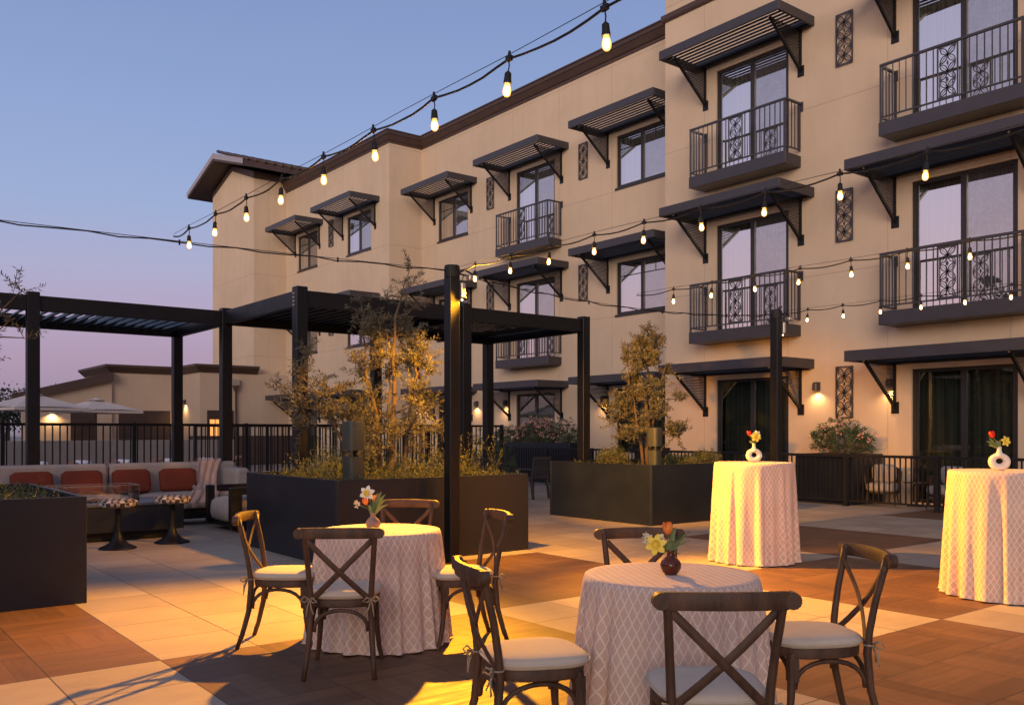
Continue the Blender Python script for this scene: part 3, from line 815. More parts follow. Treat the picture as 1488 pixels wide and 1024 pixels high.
# ------------------------------------------------------------------ plants
def leaf_mesh(mb, c, d, up, L, W, mi=0):
    d = d.normalized(); s = d.cross(up)
    if s.length < 1e-3: s = d.orthogonal()
    s.normalize()
    nn = s.cross(d)*(L*.08)
    a = c; b = c + d*L*.45 + s*W*.5 + nn; e = c + d*L; f = c + d*L*.45 - s*W*.5 + nn
    k = len(mb.v); mb.v += [tuple(a), tuple(b), tuple(e), tuple(f)]; mb.f.append([k, k+1, k+2, k+3]); mb.m.append(mi); mb.uv.append(None)
def rvec(r): 
    while True:
        v = Vector((r.uniform(-1,1), r.uniform(-1,1), r.uniform(-1,1)))
        if .05 < v.length < 1: return v.normalized()
def tree(name, label, loc, stems, clumps, seed, leafL=.058, leafW=.013, twigs=12, leaves=26, group=None, cat='tree', lm='olive', tr=.03, top=None, spread=.9, tw_len=(.18,.42)):
    """stems: list of end points (x,y,z) for trunks; clumps: list of (x,y,z,r) crown volumes"""
    r = random.Random(seed)
    o = empty(name, loc, 0, label, cat, group)
    t = MB(); f = MB(); 
    tips = []
    for (bx, by, ex, ey, ez, rad) in stems:
        pts = []; rr = []
        n = 9; wob = [r.uniform(-.05,.05) for _ in range(n+1)]
        for i in range(n+1):
            u = i/n; pts.append(Vector((bx + (ex-bx)*u**1.3 + wob[i]*u, by + (ey-by)*u**1.3 + wob[-i]*u, ez*u))); rr.append(rad*(1-.85*u)+.003)
        t.tube(pts, rr, 7); tips.append(pts)
    for (cx, cy, cz, cr) in clumps:
        c = Vector((cx, cy, cz))
        # limb from nearest stem
        best = min((p for pts in tips for p in pts[1:] if p.z < cz + .02), key=lambda p: (p-c).length, default=tips[0][0])
        mid = (best + c)/2 + rvec(r)*.05
        t.tube([best, mid, c], [.010, .007, .004], 5)
        for k in range(int(twigs*(cr/.3)**1.3)):
            d = rvec(r); d.z = abs(d.z)*.7 + .25 if r.random() < .75 else d.z; d.normalize()
            st = c + rvec(r)*cr*.55*r.random()
            L = r.uniform(*tw_len)*(.6+cr)
            dr = rvec(r)*.25; p = st; pts = [p]
            for q in range(4):
                p = p + (d + dr*q*.4).normalized()*(L/4); pts.append(p)
            t.tube(pts, [.0035,.003,.0025,.002,.0012], 3, caps=False)
            nl = int(leaves*L/.3)
            for q in range(nl):
                u = (q+.5)/nl*4; i = min(3, int(u)); pp = pts[i].lerp(pts[i+1], u-i)
                ax = (pts[i+1]-pts[i]).normalized()
                sd = ax.cross(rvec(r)).normalized()
                dd = (ax*r.uniform(.3,.9) + sd*spread).normalized()
                leaf_mesh(f, pp, dd, rvec(r), leafL*r.uniform(.6,1.25), leafW*r.uniform(.7,1.3))
    t.build('trunk', M['bark'], o, smooth=True)
    f.build('foliage', M[lm], o)
    return o
r = random.Random(3)
# wide multi-stem olive
cl = []
for k in range(46):
    z = r.uniform(.5, 2.05); u = (z-.5)/1.7
    wv = .80*(1-.75*max(0, u-.35)/.65) if u > .35 else .62+.5*u
    a = r.uniform(0, 2*pi); rr = wv*math.sqrt(r.random())*1.0
    # spread mostly sideways as seen from the terrace
    cl.append((rr*cos(a)*1.0 + (.05), rr*sin(a)*.8, z, r.uniform(.13,.24)))
for k in range(16): cl.append((r.uniform(-.5,.75), r.uniform(-.5,.5), r.uniform(.25,.8), r.uniform(.16,.26)))
cl += [(-.95,.45,1.35,.2), (-1.1,.6,1.15,.2), (-.85,.5,1.55,.18), (-1.0,.4,.9,.22), (-.7,.3,.8,.25), (-.6,.5,1.2,.25), (-.9,.7,.65,.22), (-.75,.1,1.05,.2),
       (.22,-.12,2.45,.14), (.27,-.12,2.65,.09), (.05,.1,2.3,.15), (.3,-.2,2.2,.18), (-.35,.15,2.1,.13), (-.28,.15,2.25,.09)]
tree('olive_tree', 'wide multi stemmed olive tree lit amber at its base, in the left tree planter', (5.78, 9.97, .84),
     [(-.05,.05,-.25,.2,1.9,.04),(.08,0,.1,-.1,2.3,.045),(.2,-.1,.35,-.2,1.7,.035),(-.15,.1,-.8,.5,1.1,.03),(-.3,.2,-.95,.5,1.4,.022),(.1,.15,.3,.4,1.8,.025)],
     cl, 5, leafL=.062, leafW=.0135, twigs=16, leaves=32)
cl = []
for k in range(40):
    z = r.uniform(.35, 2.2); u = z/2.2
    wv = .60 if u < .55 else .60 - .95*(u-.55)
    a = r.uniform(0, 2*pi); rr = wv*math.sqrt(r.random())
    cl.append((rr*cos(a), rr*sin(a), z, r.uniform(.15,.26)))
cl += [(0,0,2.3,.12), (.15,-.1,2.15,.12), (-.5,.35,1.0,.2), (-.45,.3,.8,.22), (.45,-.3,.6,.2)]
tree('olive_tree', 'slim upright olive tree in the right tree planter', (11.15, 10.55, .84),
     [(0,0,.05,0,2.2,.045),(.06,.05,.25,-.15,1.7,.03),(-.08,0,-.3,.2,1.7,.03)], cl, 8, twigs=30, leaves=38, leafL=.062, leafW=.0165, tw_len=(.12,.30))
# olive at the left edge, only its branches reach into view
cl = [(.62,-.42,1.85,.2),(.55,-.4,1.6,.18),(.66,-.45,1.45,.16),(0,0,1.9,.4),(.2,-.2,1.5,.4),(-.2,.2,1.3,.4),(.3,-.1,1.2,.3),(.0,.1,2.2,.3)]
tree('olive_tree', 'olive tree at the left edge of the terrace whose thin branches reach into view', (.85, 9.35, .82),
     [(0,0,0,0,1.7,.05),(0,0,.35,-.3,1.4,.02)], cl, 12, twigs=9, leaves=16, leafL=.055, leafW=.012)
def bush(name, label, loc, rx, ry, rz, seed, n, lm, L, W, blooms=0, cat='shrub', upd=.5, bm='pinkf'):
    r = random.Random(seed); o = empty(name, loc, 0, label, cat); t = MB(); f = MB(); b = MB()
    for k in range(n):
        a = r.uniform(0, 2*pi); u = math.sqrt(r.random()); zz = r.random()**.7
        c = Vector((rx*u*cos(a), ry*u*sin(a), rz*zz*math.sqrt(max(.05, 1-.75*u*u))*r.uniform(.8,1.12)))
        if k % 3 == 0: t.tube([(c.x*.5, c.y*.5, -.05), (c.x*.85, c.y*.85, c.z*.5), c], [.006,.004,.002], 3, caps=False)
        for q in range(9):
            d = rvec(r); d.z = abs(d.z)*upd + .15; leaf_mesh(f, c + rvec(r)*.03, d, rvec(r), L*r.uniform(.6,1.2), W*r.uniform(.7,1.2))
        if blooms and r.random() < blooms and zz > .3:
            c2 = c + Vector((c.x*.12, c.y*.12, .05))
            for q in range(9):
                d = rvec(r); leaf_mesh(b, c2 + d*.02, d, rvec(r), .045, .04)
    t.build('stem', M['bark'], o); f.build('foliage', M[lm], o)
    if b.v: b.build('bloom', M[bm], o)
    return o
bush('oleander_shrub', 'rounded dark green oleander bush under the lit wall lamp, right of the bar table', (16.6, 10.3, 1.0), .62, .62, .66, 21, 330, 'oleander', .10, .02, .05)
bush('oleander_shrub', 'pale flowering oleander at the left end of the long patio planter', (16.8, 21.5, 1.05), .36, .75, .55, 22, 240, 'oleander', .10, .02, .16)
bush('oleander_shrub', 'tallest pink flowering oleander in the middle of the long patio planter', (16.8, 20.3, 1.05), .36, .80, .85, 23, 320, 'oleander', .10, .02, .5)
bush('oleander_shrub', 'green oleander with few pink flowers at the right end of the long patio planter', (16.8, 19.1, 1.05), .36, .70, .72, 24, 260, 'oleander', .10, .02, .10)
bush('box_shrub', 'small clipped golden lit shrub at the left front corner of the right tree planter', (10.55, 10.75, .85), .27, .27, .34, 25, 260, 'grass', .05, .012)
bush('box_shrub', 'low spreading green shrub at the foot of the slim olive tree', (11.3, 9.95, .85), .45, .22, .22, 26, 260, 'grass', .05, .012)
bush('box_shrub', 'small round shrub at the right end of the right tree planter', (12.1, 10.1, .85), .32, .25, .28, 27, 220, 'grass', .05, .012)
bush('box_shrub', 'dark green bushy plant behind the dining table, against the tall fence', (13.0, 17.5, .0), .7, .5, 1.5, 28, 380, 'oleander', .10, .02)
def planting(name, label, x0, x1, y0, y1, z, n, seed, hmin, hmax, lm='grass', dens=None, lw=.012):
    r = random.Random(seed); f = MB()
    for k in range(n):
        x = r.uniform(x0, x1); y = r.uniform(y0, y1)
        hsc = .55 + .45*sin(x*3.1+seed)*sin(y*2.7+1) 
        if dens: hsc *= dens(x, y)
        h = r.uniform(hmin, hmax)*max(.25, hsc)
        if h < .04: continue
        lean = Vector((r.uniform(-.5,.5), r.uniform(-.5,.5), 1)).normalized()
        p = Vector((x, y, z)); nl = max(3, int(h/.022))
        for q in range(nl):
            u = q/nl; pp = p + lean*h*u + Vector((lean.x, lean.y, 0))*h*.35*u*u
            d = (lean*.8 + rvec(r)*.9); leaf_mesh(f, pp, d, rvec(r), r.uniform(.03,.065), lw)
    o = f.build(name, M[lm]); return tag(o, label, None, None, 'stuff')
planting('ground_cover', 'leafy ground cover filling the left tree planter', 4.45, 6.9, 8.62, 10.95, .84, 1500, 31, .16, .62, dens=lambda x, y: .75 if x < 5.1 else (1.15 if x < 6.25 else .42))
planting('ground_cover', 'sparse ground cover in the right tree planter', 10.2, 12.6, 9.55, 11.8, .84, 260, 32, .05, .14)
planting('ground_cover', 'dark ground cover in the planter at the left edge', -.7, 1.8, 8.25, 10.5, .81, 900, 33, .08, .26)
# tall wispy seed heads
r = random.Random(44); f = MB()
for (bx, by) in ((6.45, 9.0), (6.6, 9.3), (6.2, 8.9), (6.7, 8.9), (6.35, 9.4), (5.0, 9.2), (4.7, 9.6)):
    for q in range(6):
        p = Vector((bx, by, .85)); d = Vector((r.uniform(-.35,.45), r.uniform(-.3,.3), 1)).normalized(); h = r.uniform(.35,.62)
        for k in range(22):
            u = k/22; leaf_mesh(f, p + d*h*u, d + rvec(r)*.8, rvec(r), .04, .009)
tag(f.build('feather_grass', M['grass']), 'wispy upright grasses in the left tree planter', None, None, 'stuff')
# far trees beyond the pool at the left, and the unseen shading tree belt on the open side
def far_tree(name, label, x, y, h, rad, seed, group=None):
    r = random.Random(seed); o = empty(name, (x, y, 0), 0, label, 'tree', group); t = MB(); f = MB()
    t.tube([(0,0,0),(0,0,h*.3),(.1,.1,h*.7)], [.2,.15,.05], 7)
    for k in range(46):
        c = Vector((0,0,h*.62)) + Vector((rvec(r).x*rad, rvec(r).y*rad, rvec(r).z*h*.36))*r.random()**.4
        for q in range(42):
            leaf_mesh(f, c + rvec(r)*rad*.3*r.random(), rvec(r), rvec(r), .22, .13)
    t.build('trunk', M['bark'], o); f.build('crown', M['dark_tree'], o); return o
far_tree('leafy_tree', 'distant dark tree at the far left edge, beyond the first pool parasol', 7.6, 62, 4.6, 2.6, 51)
far_tree('leafy_tree', 'distant low tree just left of the first pergola post', 10.2, 66, 4.2, 2.4, 52)

# unseen tree belt added to shade lower walls and floor, mirrored in room windows
r = random.Random(77); f = MB()
for k in range(26):
    y = -14 + k*2.7; h = r.uniform(5.6, 9.0)
    f.ball((-17+r.uniform(-.6,.6), y, h*.42), 1.5, 1.9, h*.46, 10, 7)
for k in range(9000):
    y = r.uniform(-15, 57); h = 7.0 + 1.8*sin(y*.9) + 1.0*sin(y*2.3)
    leaf_mesh(f, Vector((-16.6 + r.uniform(-1.6, 1.6), y, r.random()**.6*h)), rvec(r), rvec(r), .55, .34)
tag(f.build('shade_tree_belt', M['dark_tree']), 'unseen belt of dark trees added to shade the lower facade and terrace', None, None, 'stuff')

# ------------------------------------------------------------------ string light posts and strings
def light_post(x, y, label):
    o = empty('light_post', (x, y, 0), 0, label, 'post')
    MB().bbox(-.065, .065, -.065, .065, 0, 3.27, .006).build('pole', M['black'], o)
    MB().bbox(-.12, .12, -.12, .12, 0, .014, .004).build('base_plate', M['black'], o)
    m = MB().lathe([(.085,3.16),(.088,3.27),(.078,3.29),(0,3.29)], 16); m.build('cap', M['cable'], o, smooth=True, angle=40)
    m = MB().bbox(.07, .13, -.09, .01, 2.93, 3.10, .01); j = m.build('junction_box', M['galv'], o)
    MB().ball((.10, -.05, 2.91), .012, n=8, m=5).build('indicator', M['spark'], j)
    m = MB().tube([(.05,-.03,3.2),(.13,-.06,3.25),(.22,-.09,3.2)], .012, 6); m.build('bracket', M['cable'], o)
    m = MB().tube([(.10,-.04,3.10),(.12,-.05,3.18),(.17,-.07,3.19)], .006, 6); m.build('cord', M['cable'], o)
    fl = MB().bbox(.15, .28, -.13, -.05, 3.13, 3.19, .01).build('floodlight', M['galv'], o)
    return o
post1 = light_post(5.65, 8.30, 'tall black string light post with junction box, in front of the left tree planter')
post2 = light_post(11.6, 8.30, 'tall black string light post between the slim olive tree and the high bar table railing')
ZS = 3.235
def string_lights(name, label, X, Ystart, ys, Yend, seed):
    r = random.Random(seed); o = empty(name, (X, Ystart, 0), 0, label, 'string lights', 'festoon strings of warm bulbs')
    pts = []; ally = [Ystart] + ys + [Yend]
    for a, b in zip(ally, ally[1:]):
        n = 6
        for i in range(n):
            u = i/n; pts.append((r.uniform(-.004,.004), a+(b-a)*u-Ystart, ZS - .028*sin(pi*u)*(1 if b-a > -1.2 else 0)))
    pts.append((0, Yend-Ystart, ZS))
    MB().tube(pts, .0065, 6).build('cord', M['cable'], o, smooth=True)
    w = [(0.0, (Yend-Ystart)*i/20, ZS + .022 + .004*sin(i*1.7)) for i in range(21)]
    MB().tube(w, .0022, 4).build('support_wire', M['cable'], o)
    for y in ys:
        tilt = r.uniform(-.10, .10)
        m = MB().tube([(0,0,.035),(0,0,-.012)], [.006,.012], 8); m.box(-.008,.008,-.02,.02,-.012,.012)
        m.tube([(0,0,-.012),(.004,0,-.035),(0,0,-.062)], .0035, 6)
        m.lathe([(.006,-.060),(.016,-.070),(.018,-.10),(.021,-.118),(.0,-.118)][::-1], 12)
        p = m.build('pendant', M['cable'], o, loc=(0, y-Ystart, ZS), rot=(tilt, r.uniform(-.08,.08), 0), smooth=True, angle=40)
        b = MB().lathe([(.0001,-.190),(.011,-.188),(.0195,-.178),(.0225,-.163),(.021,-.148),(.015,-.130),(.013,-.116)], 14)
        b.lathe([(.0001,-.182),(.010,-.178),(.014,-.16),(.009,-.14),(.0001,-.13)], 8, mi=1)
        b.v = [(q[0]*.9, q[1]*.9, -.116 + (q[2]+.116)*.88) for q in b.v]
        b.build('bulb', [M['bulb'], M['core']], p, smooth=True)
    return o
string_lights('string_lights', 'nearest festoon string of glowing bulbs rising to the top edge against the sky', 2.65, 8.42, [2.75+.657*i for i in range(8, -1, -1)], -1.5, 1)
string_lights('string_lights', 'festoon string of bulbs starting at the post in front of the wide olive', 5.65, 8.22, [7.86-.62*i for i in range(9)]+[2.25], -1.5, 2)
string_lights('string_lights', 'festoon string of bulbs crossing the middle balcony rails, third from the left', 8.6, 8.32, [7.68-.612*i for i in range(7)]+[3.38,2.75], -1.5, 3)
string_lights('string_lights', 'lowest and farthest festoon string of bulbs starting at the post by the bar table', 11.6, 8.22, [7.75-.57*i for i in range(6)]+[4.3,3.7], -1.5, 4)
def row_cable(name, label, a, b, sag, seed):
    r = random.Random(seed); a = Vector(a); b = Vector(b); n = 26; p1 = []; p2 = []
    for i in range(n+1):
        u = i/n; p = a.lerp(b, u); p.z -= sag*4*u*(1-u)
        p1.append(p); p2.append(p + Vector((0, .01*sin(i*1.9), -.012+.012*sin(i*2.3))))
    m = MB().tube(p1, .0035, 5); m.tube(p2, .0065, 6)
    for i in range(3, n, 6): m.box(p1[i].x-.006, p1[i].x+.006, p1[i].y-.008, p1[i].y+.008, p1[i].z-.035, p1[i].z+.014)
    return tag(m.build('support_cable', M['cable'], smooth=False), label, 'cable', 'cables between the string light posts')
row_cable('support_cable', 'black cable running from the left edge of the picture to the first light post', (-1.2, 8.75, 3.25), (5.60, 8.30, 3.235), .03, 1)
row_cable('support_cable', 'black double cable sagging between the two light posts', (5.70, 8.30, 3.22), (11.55, 8.30, 3.22), .16, 2)

# ------------------------------------------------------------------ bollard speakers in the planters
def bollard(loc, label, s=1.0):
    o = empty('garden_speaker', loc, .1, label, 'speaker')
    def sq(z0, z1, w0, w1, nm):
        m = MB(); K = 28
        rings = []
        for (z, w) in ((z0, w0), (z1, w1)) if nm != 'cap' else ((z0, w0), (z1-.03, w1), (z1-.008, w1*.93), (z1, w1*.7)):
            rg = []
            for k in range(K):
                t = 2*pi*k/K; rr = (abs(cos(t))**5+abs(sin(t))**5)**(-1/5); rg.append((rr*cos(t)*w/2, rr*sin(t)*w/2, z))
            rings.append(rg)
        for rg in rings: m.v += rg
        for i in range(len(rings)-1):
            for k in range(K): m.f.append([i*K+k, i*K+(k+1)%K, (i+1)*K+(k+1)%K, (i+1)*K+k]); m.m.append(0); m.uv.append(None)
        m.f.append(list(range(K))[::-1]); m.m.append(0); m.uv.append(None)
        m.f.append([(len(rings)-1)*K+k for k in range(K)]); m.m.append(0); m.uv.append(None)
        return m.build(nm, M['speaker'], o, smooth=True, angle=35)
    sq(-.06, .32*s, .20*s, .20*s, 'base'); sq(.39*s, .72*s, .215*s, .215*s, 'cap')
    m = MB().lathe([(.055*s,.32*s),(.03*s,.355*s),(.07*s,.39*s)], 14); m.build('diffuser', M['cable'], o)
    m = MB()
    for a in (0, 1, 2, 3):
        m.box(*((.075*s,.1*s) if a in (0, 3) else (-.1*s,-.075*s)), *((.075*s,.1*s) if a in (0, 1) else (-.1*s,-.075*s)), .319*s, .391*s)
    m.build('rib', M['speaker'], o)
    return o
bollard((4.72, 8.85, .86), 'square grey green bollard speaker at the front corner of the left tree planter', .97)
bollard((10.45, 9.72, .86), 'square grey green bollard speaker in front of the slim olive tree', .90)
# ------------------------------------------------------------------ cross back chairs
def chair_proto():
    o = empty('crossback_chair', (0,0,0))
    sh = []
    K = 36
    def outline(w, d, e=3.2, back=.86):
        pts = []
        for k in range(K):
            t = 2*pi*k/K; rr = (abs(cos(t))**e + abs(sin(t))**e)**(-1/e)
            x = rr*cos(t)*w/2; y = rr*sin(t)*d/2
            x *= (back + (1-back)*(y/(d/2)+1)/2); pts.append((x, y))
        return pts
    m = MB()
    for (z, s_) in ((.405,.94),(.41,.97),(.44,.985),(.452,.96)):
        m.v += [(x*s_, y*s_, z) for (x, y) in outline(.44, .42)]
    for i in range(3):
        for k in range(K): m.f.append([i*K+k, i*K+(k+1)%K, (i+1)*K+(k+1)%K, (i+1)*K+k]); m.m.append(0); m.uv.append(None)
    m.f.append(list(range(K))[::-1]); m.f.append([3*K+k for k in range(K)]); m.m += [0,0]; m.uv += [None,None]
    m.build('seat', M['wood'], o, smooth=True, angle=40)
    m = MB(); rows = [(.453,.80),(.455,.95),(.468,1.0),(.482,1.0),(.494,.96),(.502,.86),(.507,.6),(.509,.3),(.510,0.0001)]
    for (z, s_) in rows:
        for (x, y) in outline(.455, .44, 3.4): m.v.append((x*s_, y*s_+.005, z + (.002*sin(x*50) if s_ > .97 else 0)))
    for i in range(len(rows)-1):
        for k in range(K): m.f.append([i*K+k, i*K+(k+1)%K, (i+1)*K+(k+1)%K, (i+1)*K+k]); m.m.append(0); m.uv.append(None)
    cu = m.build('cushion', M['cream'], o, smooth=True)
    m = MB(); m.tube([(x*1.0, y*1.0+.005, .476) for (x, y) in outline(.462, .447, 3.4)] + [(outline(.462,.447,3.4)[0][0], outline(.462,.447,3.4)[0][1]+.005, .476)], .004, 6, caps=False)
    m.build('piping', M['cream'], cu, smooth=True)
    for s_ in (-1, 1):
        m = MB().tube([(s_*.165,.155,.43),(s_*.17,.16,.34),(s_*.178,.17,.2),(s_*.19,.19,.08),(s_*.205,.215,0)], [.022,.021,.017,.015,.0145], 10, flat=(1,1))
        m.box(s_*.165-.024, s_*.165+.024, .133, .178, .30, .41)
        m.build('leg', M['wood'], o, smooth=True, angle=50)
        m = MB().tube([(s_*.205,-.285,0),(s_*.195,-.25,.10),(s_*.182,-.212,.25),(s_*.176,-.198,.42),(s_*.180,-.205,.52),(s_*.19,-.228,.66),(s_*.202,-.262,.80),(s_*.208,-.275,.865)],
                      [.0145,.016,.018,.019,.0175,.0165,.0165,.017], 10)
        m.ball((s_*.209,-.277,.865), .02, n=10, m=6)
        m.build('back_post', M['wood'], o, smooth=True)
        # cross strip
        n = 12; pts = []
        for i in range(n+1):
            u = i/n; x = s_*(.192 - .345*u); z = .815 - .345*u
            y = -.262 + .056*u - .030*sin(pi*u) + (.008 if s_ > 0 else -.006)
            pts.append((x, y, z))
        m = MB().tube(pts, .0125, 8, flat=(1.35,.5), ref=(1,0,-s_)); m.build('cross_brace', M['wood'], o, smooth=True, angle=50)
    # top rail: bowed board
    m = MB(); n = 18
    for i in range(n+1):
        u = -1 + 2*i/n; x = .237*u; yb = -.275 - .045*(1-u*u); hh = .032 if abs(u) < .93 else .028
        zc = .855 + .004*(1-u*u)
        for (dy, dz) in ((-.011,-hh),(.009,-hh),(.014,-hh*.5),(.014,hh*.5),(.009,hh),(-.011,hh),(-.016,hh*.5),(-.016,-hh*.5)):
            m.v.append((x, yb+dy+.0, zc+dz))
    for i in range(n):
        for k in range(8): m.f.append([i*8+k, (i+1)*8+k, (i+1)*8+(k+1)%8, i*8+(k+1)%8]); m.m.append(0); m.uv.append(None)
    m.f.append(list(range(8))); m.f.append([n*8+k for k in range(8)][::-1]); m.m += [0,0]; m.uv += [None,None]
    for s_ in (-1,1): m.tube([(s_*.232,-.302,.855),(s_*.232,-.262,.855)], .031, 14)
    m.build('top_rail', M['wood'], o, smooth=True, angle=40)
    # bentwood arches
    def arch(p, q, inset=.0):
        p = Vector(p); q = Vector(q); pts = []
        for i in range(13):
            t = pi*i/12; u = (1-cos(t))/2; z = .265 + .125*sin(t)**.8
            a = p.lerp(q, u); pts.append((a.x, a.y, z))
        return MB().tube(pts, .0115, 8).build('arch_brace', M['wood'], o, smooth=True)
    arch((-.152,.16,0), (.152,.16,0)); arch((-.17,-.19,0),(-.168,.145,0)); arch((.17,-.19,0),(.168,.145,0)); arch((-.158,-.198,0),(.158,-.198,0))
    for s_ in (-1, 1):   # little bows that tie the pad
        m = MB()
        for (pts) in ([(0,0,0),(.03,-.02,.02),(.05,-.035,0),(.03,-.02,-.015),(0,0,0)], [(0,0,0),(-.02,-.03,.012),(-.045,-.035,-.01),(-.02,-.02,-.018),(0,0,0)],
                      [(0,0,0),(.012,-.02,-.04),(.02,-.02,-.10)], [(0,0,0),(-.01,-.02,-.05),(-.025,-.03,-.085)], [(.03*-s_,.04,.004),(0,0,0)]):
            m.tube([(a[0]*s_, a[1], a[2]) for a in pts], .0042, 5)
        m.tube([(.022*cos(t), .022*sin(t)+.018, 0) for t in [2*pi*i/12 for i in range(13)]], .0042, 5, caps=False)
        m.build('tie', M['tie'], cu, smooth=True, loc=(s_*.178, -.222, .462))
    return o
GC = 'crossback chairs at the low round tables'
ch0 = chair_proto(); used = False
def chair(x, y, fx, fy, label):
    global used
    o = ch0 if not used else copy_tree(ch0)
    used = True
    o.location = (x, y, 0); o.rotation_euler = (0, 0, math.atan2(fy, fx) - pi/2)
    tag(o, label, 'chair', GC)
    return o
chair(2.60, 5.83, .79, -.61, 'crossback chair seen side on at the left of the farther low table, seat facing right')
chair(2.60, 4.98, .57, .82, 'crossback chair with its back to the camera in front of the farther low table')
chair(3.66, 6.10, -.69, -.73, 'crossback chair behind the farther low table, only its top rail showing above the cloth')
chair(3.55, 5.12, -.95, .30, 'crossback chair at the right side of the farther low table')
chair(2.50, 3.05, .93, -.36, 'crossback chair at the left of the nearest low table, cushion tie hanging down')
chair(2.71, 2.25, .60, .80, 'nearest crossback chair, back to the camera, cut off by the bottom edge of the photo')
chair(3.79, 2.52, -.84, .54, 'crossback chair at the right of the nearest low table, facing left')
chair(3.62, 3.42, -.60, -.80, 'crossback chair behind the nearest low table, beyond the brown vase')

# ------------------------------------------------------------------ tables and cloths
def table(x, y, h, R_, name, label, cat='table'):
    o = empty(name, (x, y, 0), 0, label, cat)
    MB().lathe([(R_-.012,h-.03),(R_-.006,h-.015),(R_-.012,h-.006),(0,h-.006)][:4], 40).build('tabletop', M['brownwall'], o)
    MB().lathe([(.035,.03),(.035,h-.03)], 14).build('column', M['black'], o)
    MB().lathe([(.26,0),(.26,.012),(.05,.035),(.035,.05)], 24).build('base', M['black'], o)
    return o
def cloth(x, y, h, R0, R1, seed, label, folds=17, amp=.04, name='tablecloth'):
    r = random.Random(seed); K = 288; mb = MB()
    ph = [r.uniform(0, 6.28) for _ in range(6)]
    # irregular fold phase
    def warp(t): return t + .10*sin(2*t+ph[0]) + .06*sin(3*t+ph[1]) + .035*sin(5*t+ph[4])
    rows = []
    for i in range(9): rows.append(('t', i/8))
    nd = 34
    for i in range(1, nd+1): rows.append(('s', i/nd))
    for (kd, u) in rows:
        for k in range(K+1):
            t = 2*pi*k/K
            if kd == 't':
                rr = R0*u*.985; z = h; px, py = rr*cos(t), rr*sin(t); U, V = px, py
            else:
                w = folds*warp(t)
                fo = sin(w + .5*sin(w*.5+ph[2])); fo2 = sin(w*.5+ph[3])
                sh = .5*(1+fo); sh = sh*sh*(3-2*sh)
                g = u**.6
                if u < .05: prof = R0 + (R0*.0)*u; z = h - (1-math.sqrt(max(0,1-(1-u/.05)**2)))*0 - (u/.05)*.02
                base = R0 + (R1-R0)*(u**.85)
                a = amp*g*(.55+.45*u)*(1+.35*fo2)
                rr = base + a*(sh*2-1) + .012*u*sin(3*t+ph[5])
                drop = h*u
                # hem just touches the floor and rolls a little
                if u > .95: rr += .006*(u-.95)/.05*(.4+sh)
                z = max(.006 + .010*sh, h - drop)
                if u <= .05: rr = R0 + .004*(u/.05)
                px, py = rr*cos(t), rr*sin(t)
                U = t*(R0+.05)*1.06; V = R0 + h*u
            mb.v.append((px, py, z)); mb.uv.append(None)
    mb.uv = []
    nr = len(rows)
    def UVv(ri, k):
        kd, u = rows[ri]; t = 2*pi*k/K
        if kd == 't': return (R0*u*cos(t), R0*u*sin(t))
        return (t*(R0+R1)/2*1.04, h*u)
    for i in range(nr-1):
        for k in range(K):
            q = [i*(K+1)+k, i*(K+1)+k+1, (i+1)*(K+1)+k+1, (i+1)*(K+1)+k]
            mb.f.append(q); mb.m.append(0)
            if rows[i][0] == 's' or rows[i+1][0] == 't': us = [UVv(i,k), UVv(i,k+1), UVv(i+1,k+1), UVv(i+1,k)]
            else: us = [(k/K*2*pi*(R0+R1)/2*1.04, 0), ((k+1)/K*2*pi*(R0+R1)/2*1.04, 0), UVv(i+1,k+1), UVv(i+1,k)]
            mb.uv.append(us)
    o = mb.build(name, M['cloth'], smooth=True)
    o.location = (x, y, 0)
    return tag(o, label, 'tablecloth')
T1 = (3.135, 5.50, .765); T2 = (3.25, 2.92, .765); B1 = (8.34, 6.26, 1.10); B2 = (8.33, 3.58, 1.10)
def both(T, R0, R1, seed, tl, cl_, folds, amp):
    table(T[0], T[1], T[2], R0, 'round_table', tl); cloth(T[0], T[1], T[2], R0, R1, seed, cl_, folds, amp)
both(T1, .425, .485, 3, 'low round table under the lattice cloth between the four farther chairs', 'pink beige lattice tablecloth to the floor on the farther low table', 25, .027)
both(T2, .415, .485, 5, 'low round table under the lattice cloth nearest the camera', 'pink beige lattice tablecloth on the nearest low table, with the glazed brown vase', 25, .026)
both(B1, .435, .475, 7, 'high round bar table under cloth, beside the right tree planter', 'lattice tablecloth on the left high bar table', 20, .030)
both(B2, .455, .495, 9, 'high round bar table under cloth at the right edge of the photo', 'lattice tablecloth on the high bar table cut by the right edge', 20, .032)

# ------------------------------------------------------------------ vases and flowers
def petal_cup(mb, c, d, r_, h, n=6, mi=0, open_=.1):
    d = Vector(d).normalized(); a = d.orthogonal().normalized(); b = d.cross(a); c = Vector(c)
    for k in range(n):
        t = 2*pi*k/n + .3*(k % 2); u = a*cos(t) + b*sin(t); s_ = d.cross(u)
        rows = []
        for (v, w, rad) in ((0,.25,.25),(.3,.85,.85),(.62,.9,1.0+open_*.5),(.88,.5,.75+open_*2),(1.0,.06,.5+open_*3)):
            p = c + d*(h*v) + u*(r_*rad); ww = s_*(r_*w*.75)
            rows.append((p - ww - u*r_*.12, p + u*r_*.05, p + ww - u*r_*.12))
        k0 = len(mb.v)
        for rw in rows: mb.v += [tuple(q) for q in rw]
        for i in range(4):
            for j in range(2): mb.f.append([k0+i*3+j, k0+i*3+j+1, k0+(i+1)*3+j+1, k0+(i+1)*3+j]); mb.m.append(mi); mb.uv.append(None)
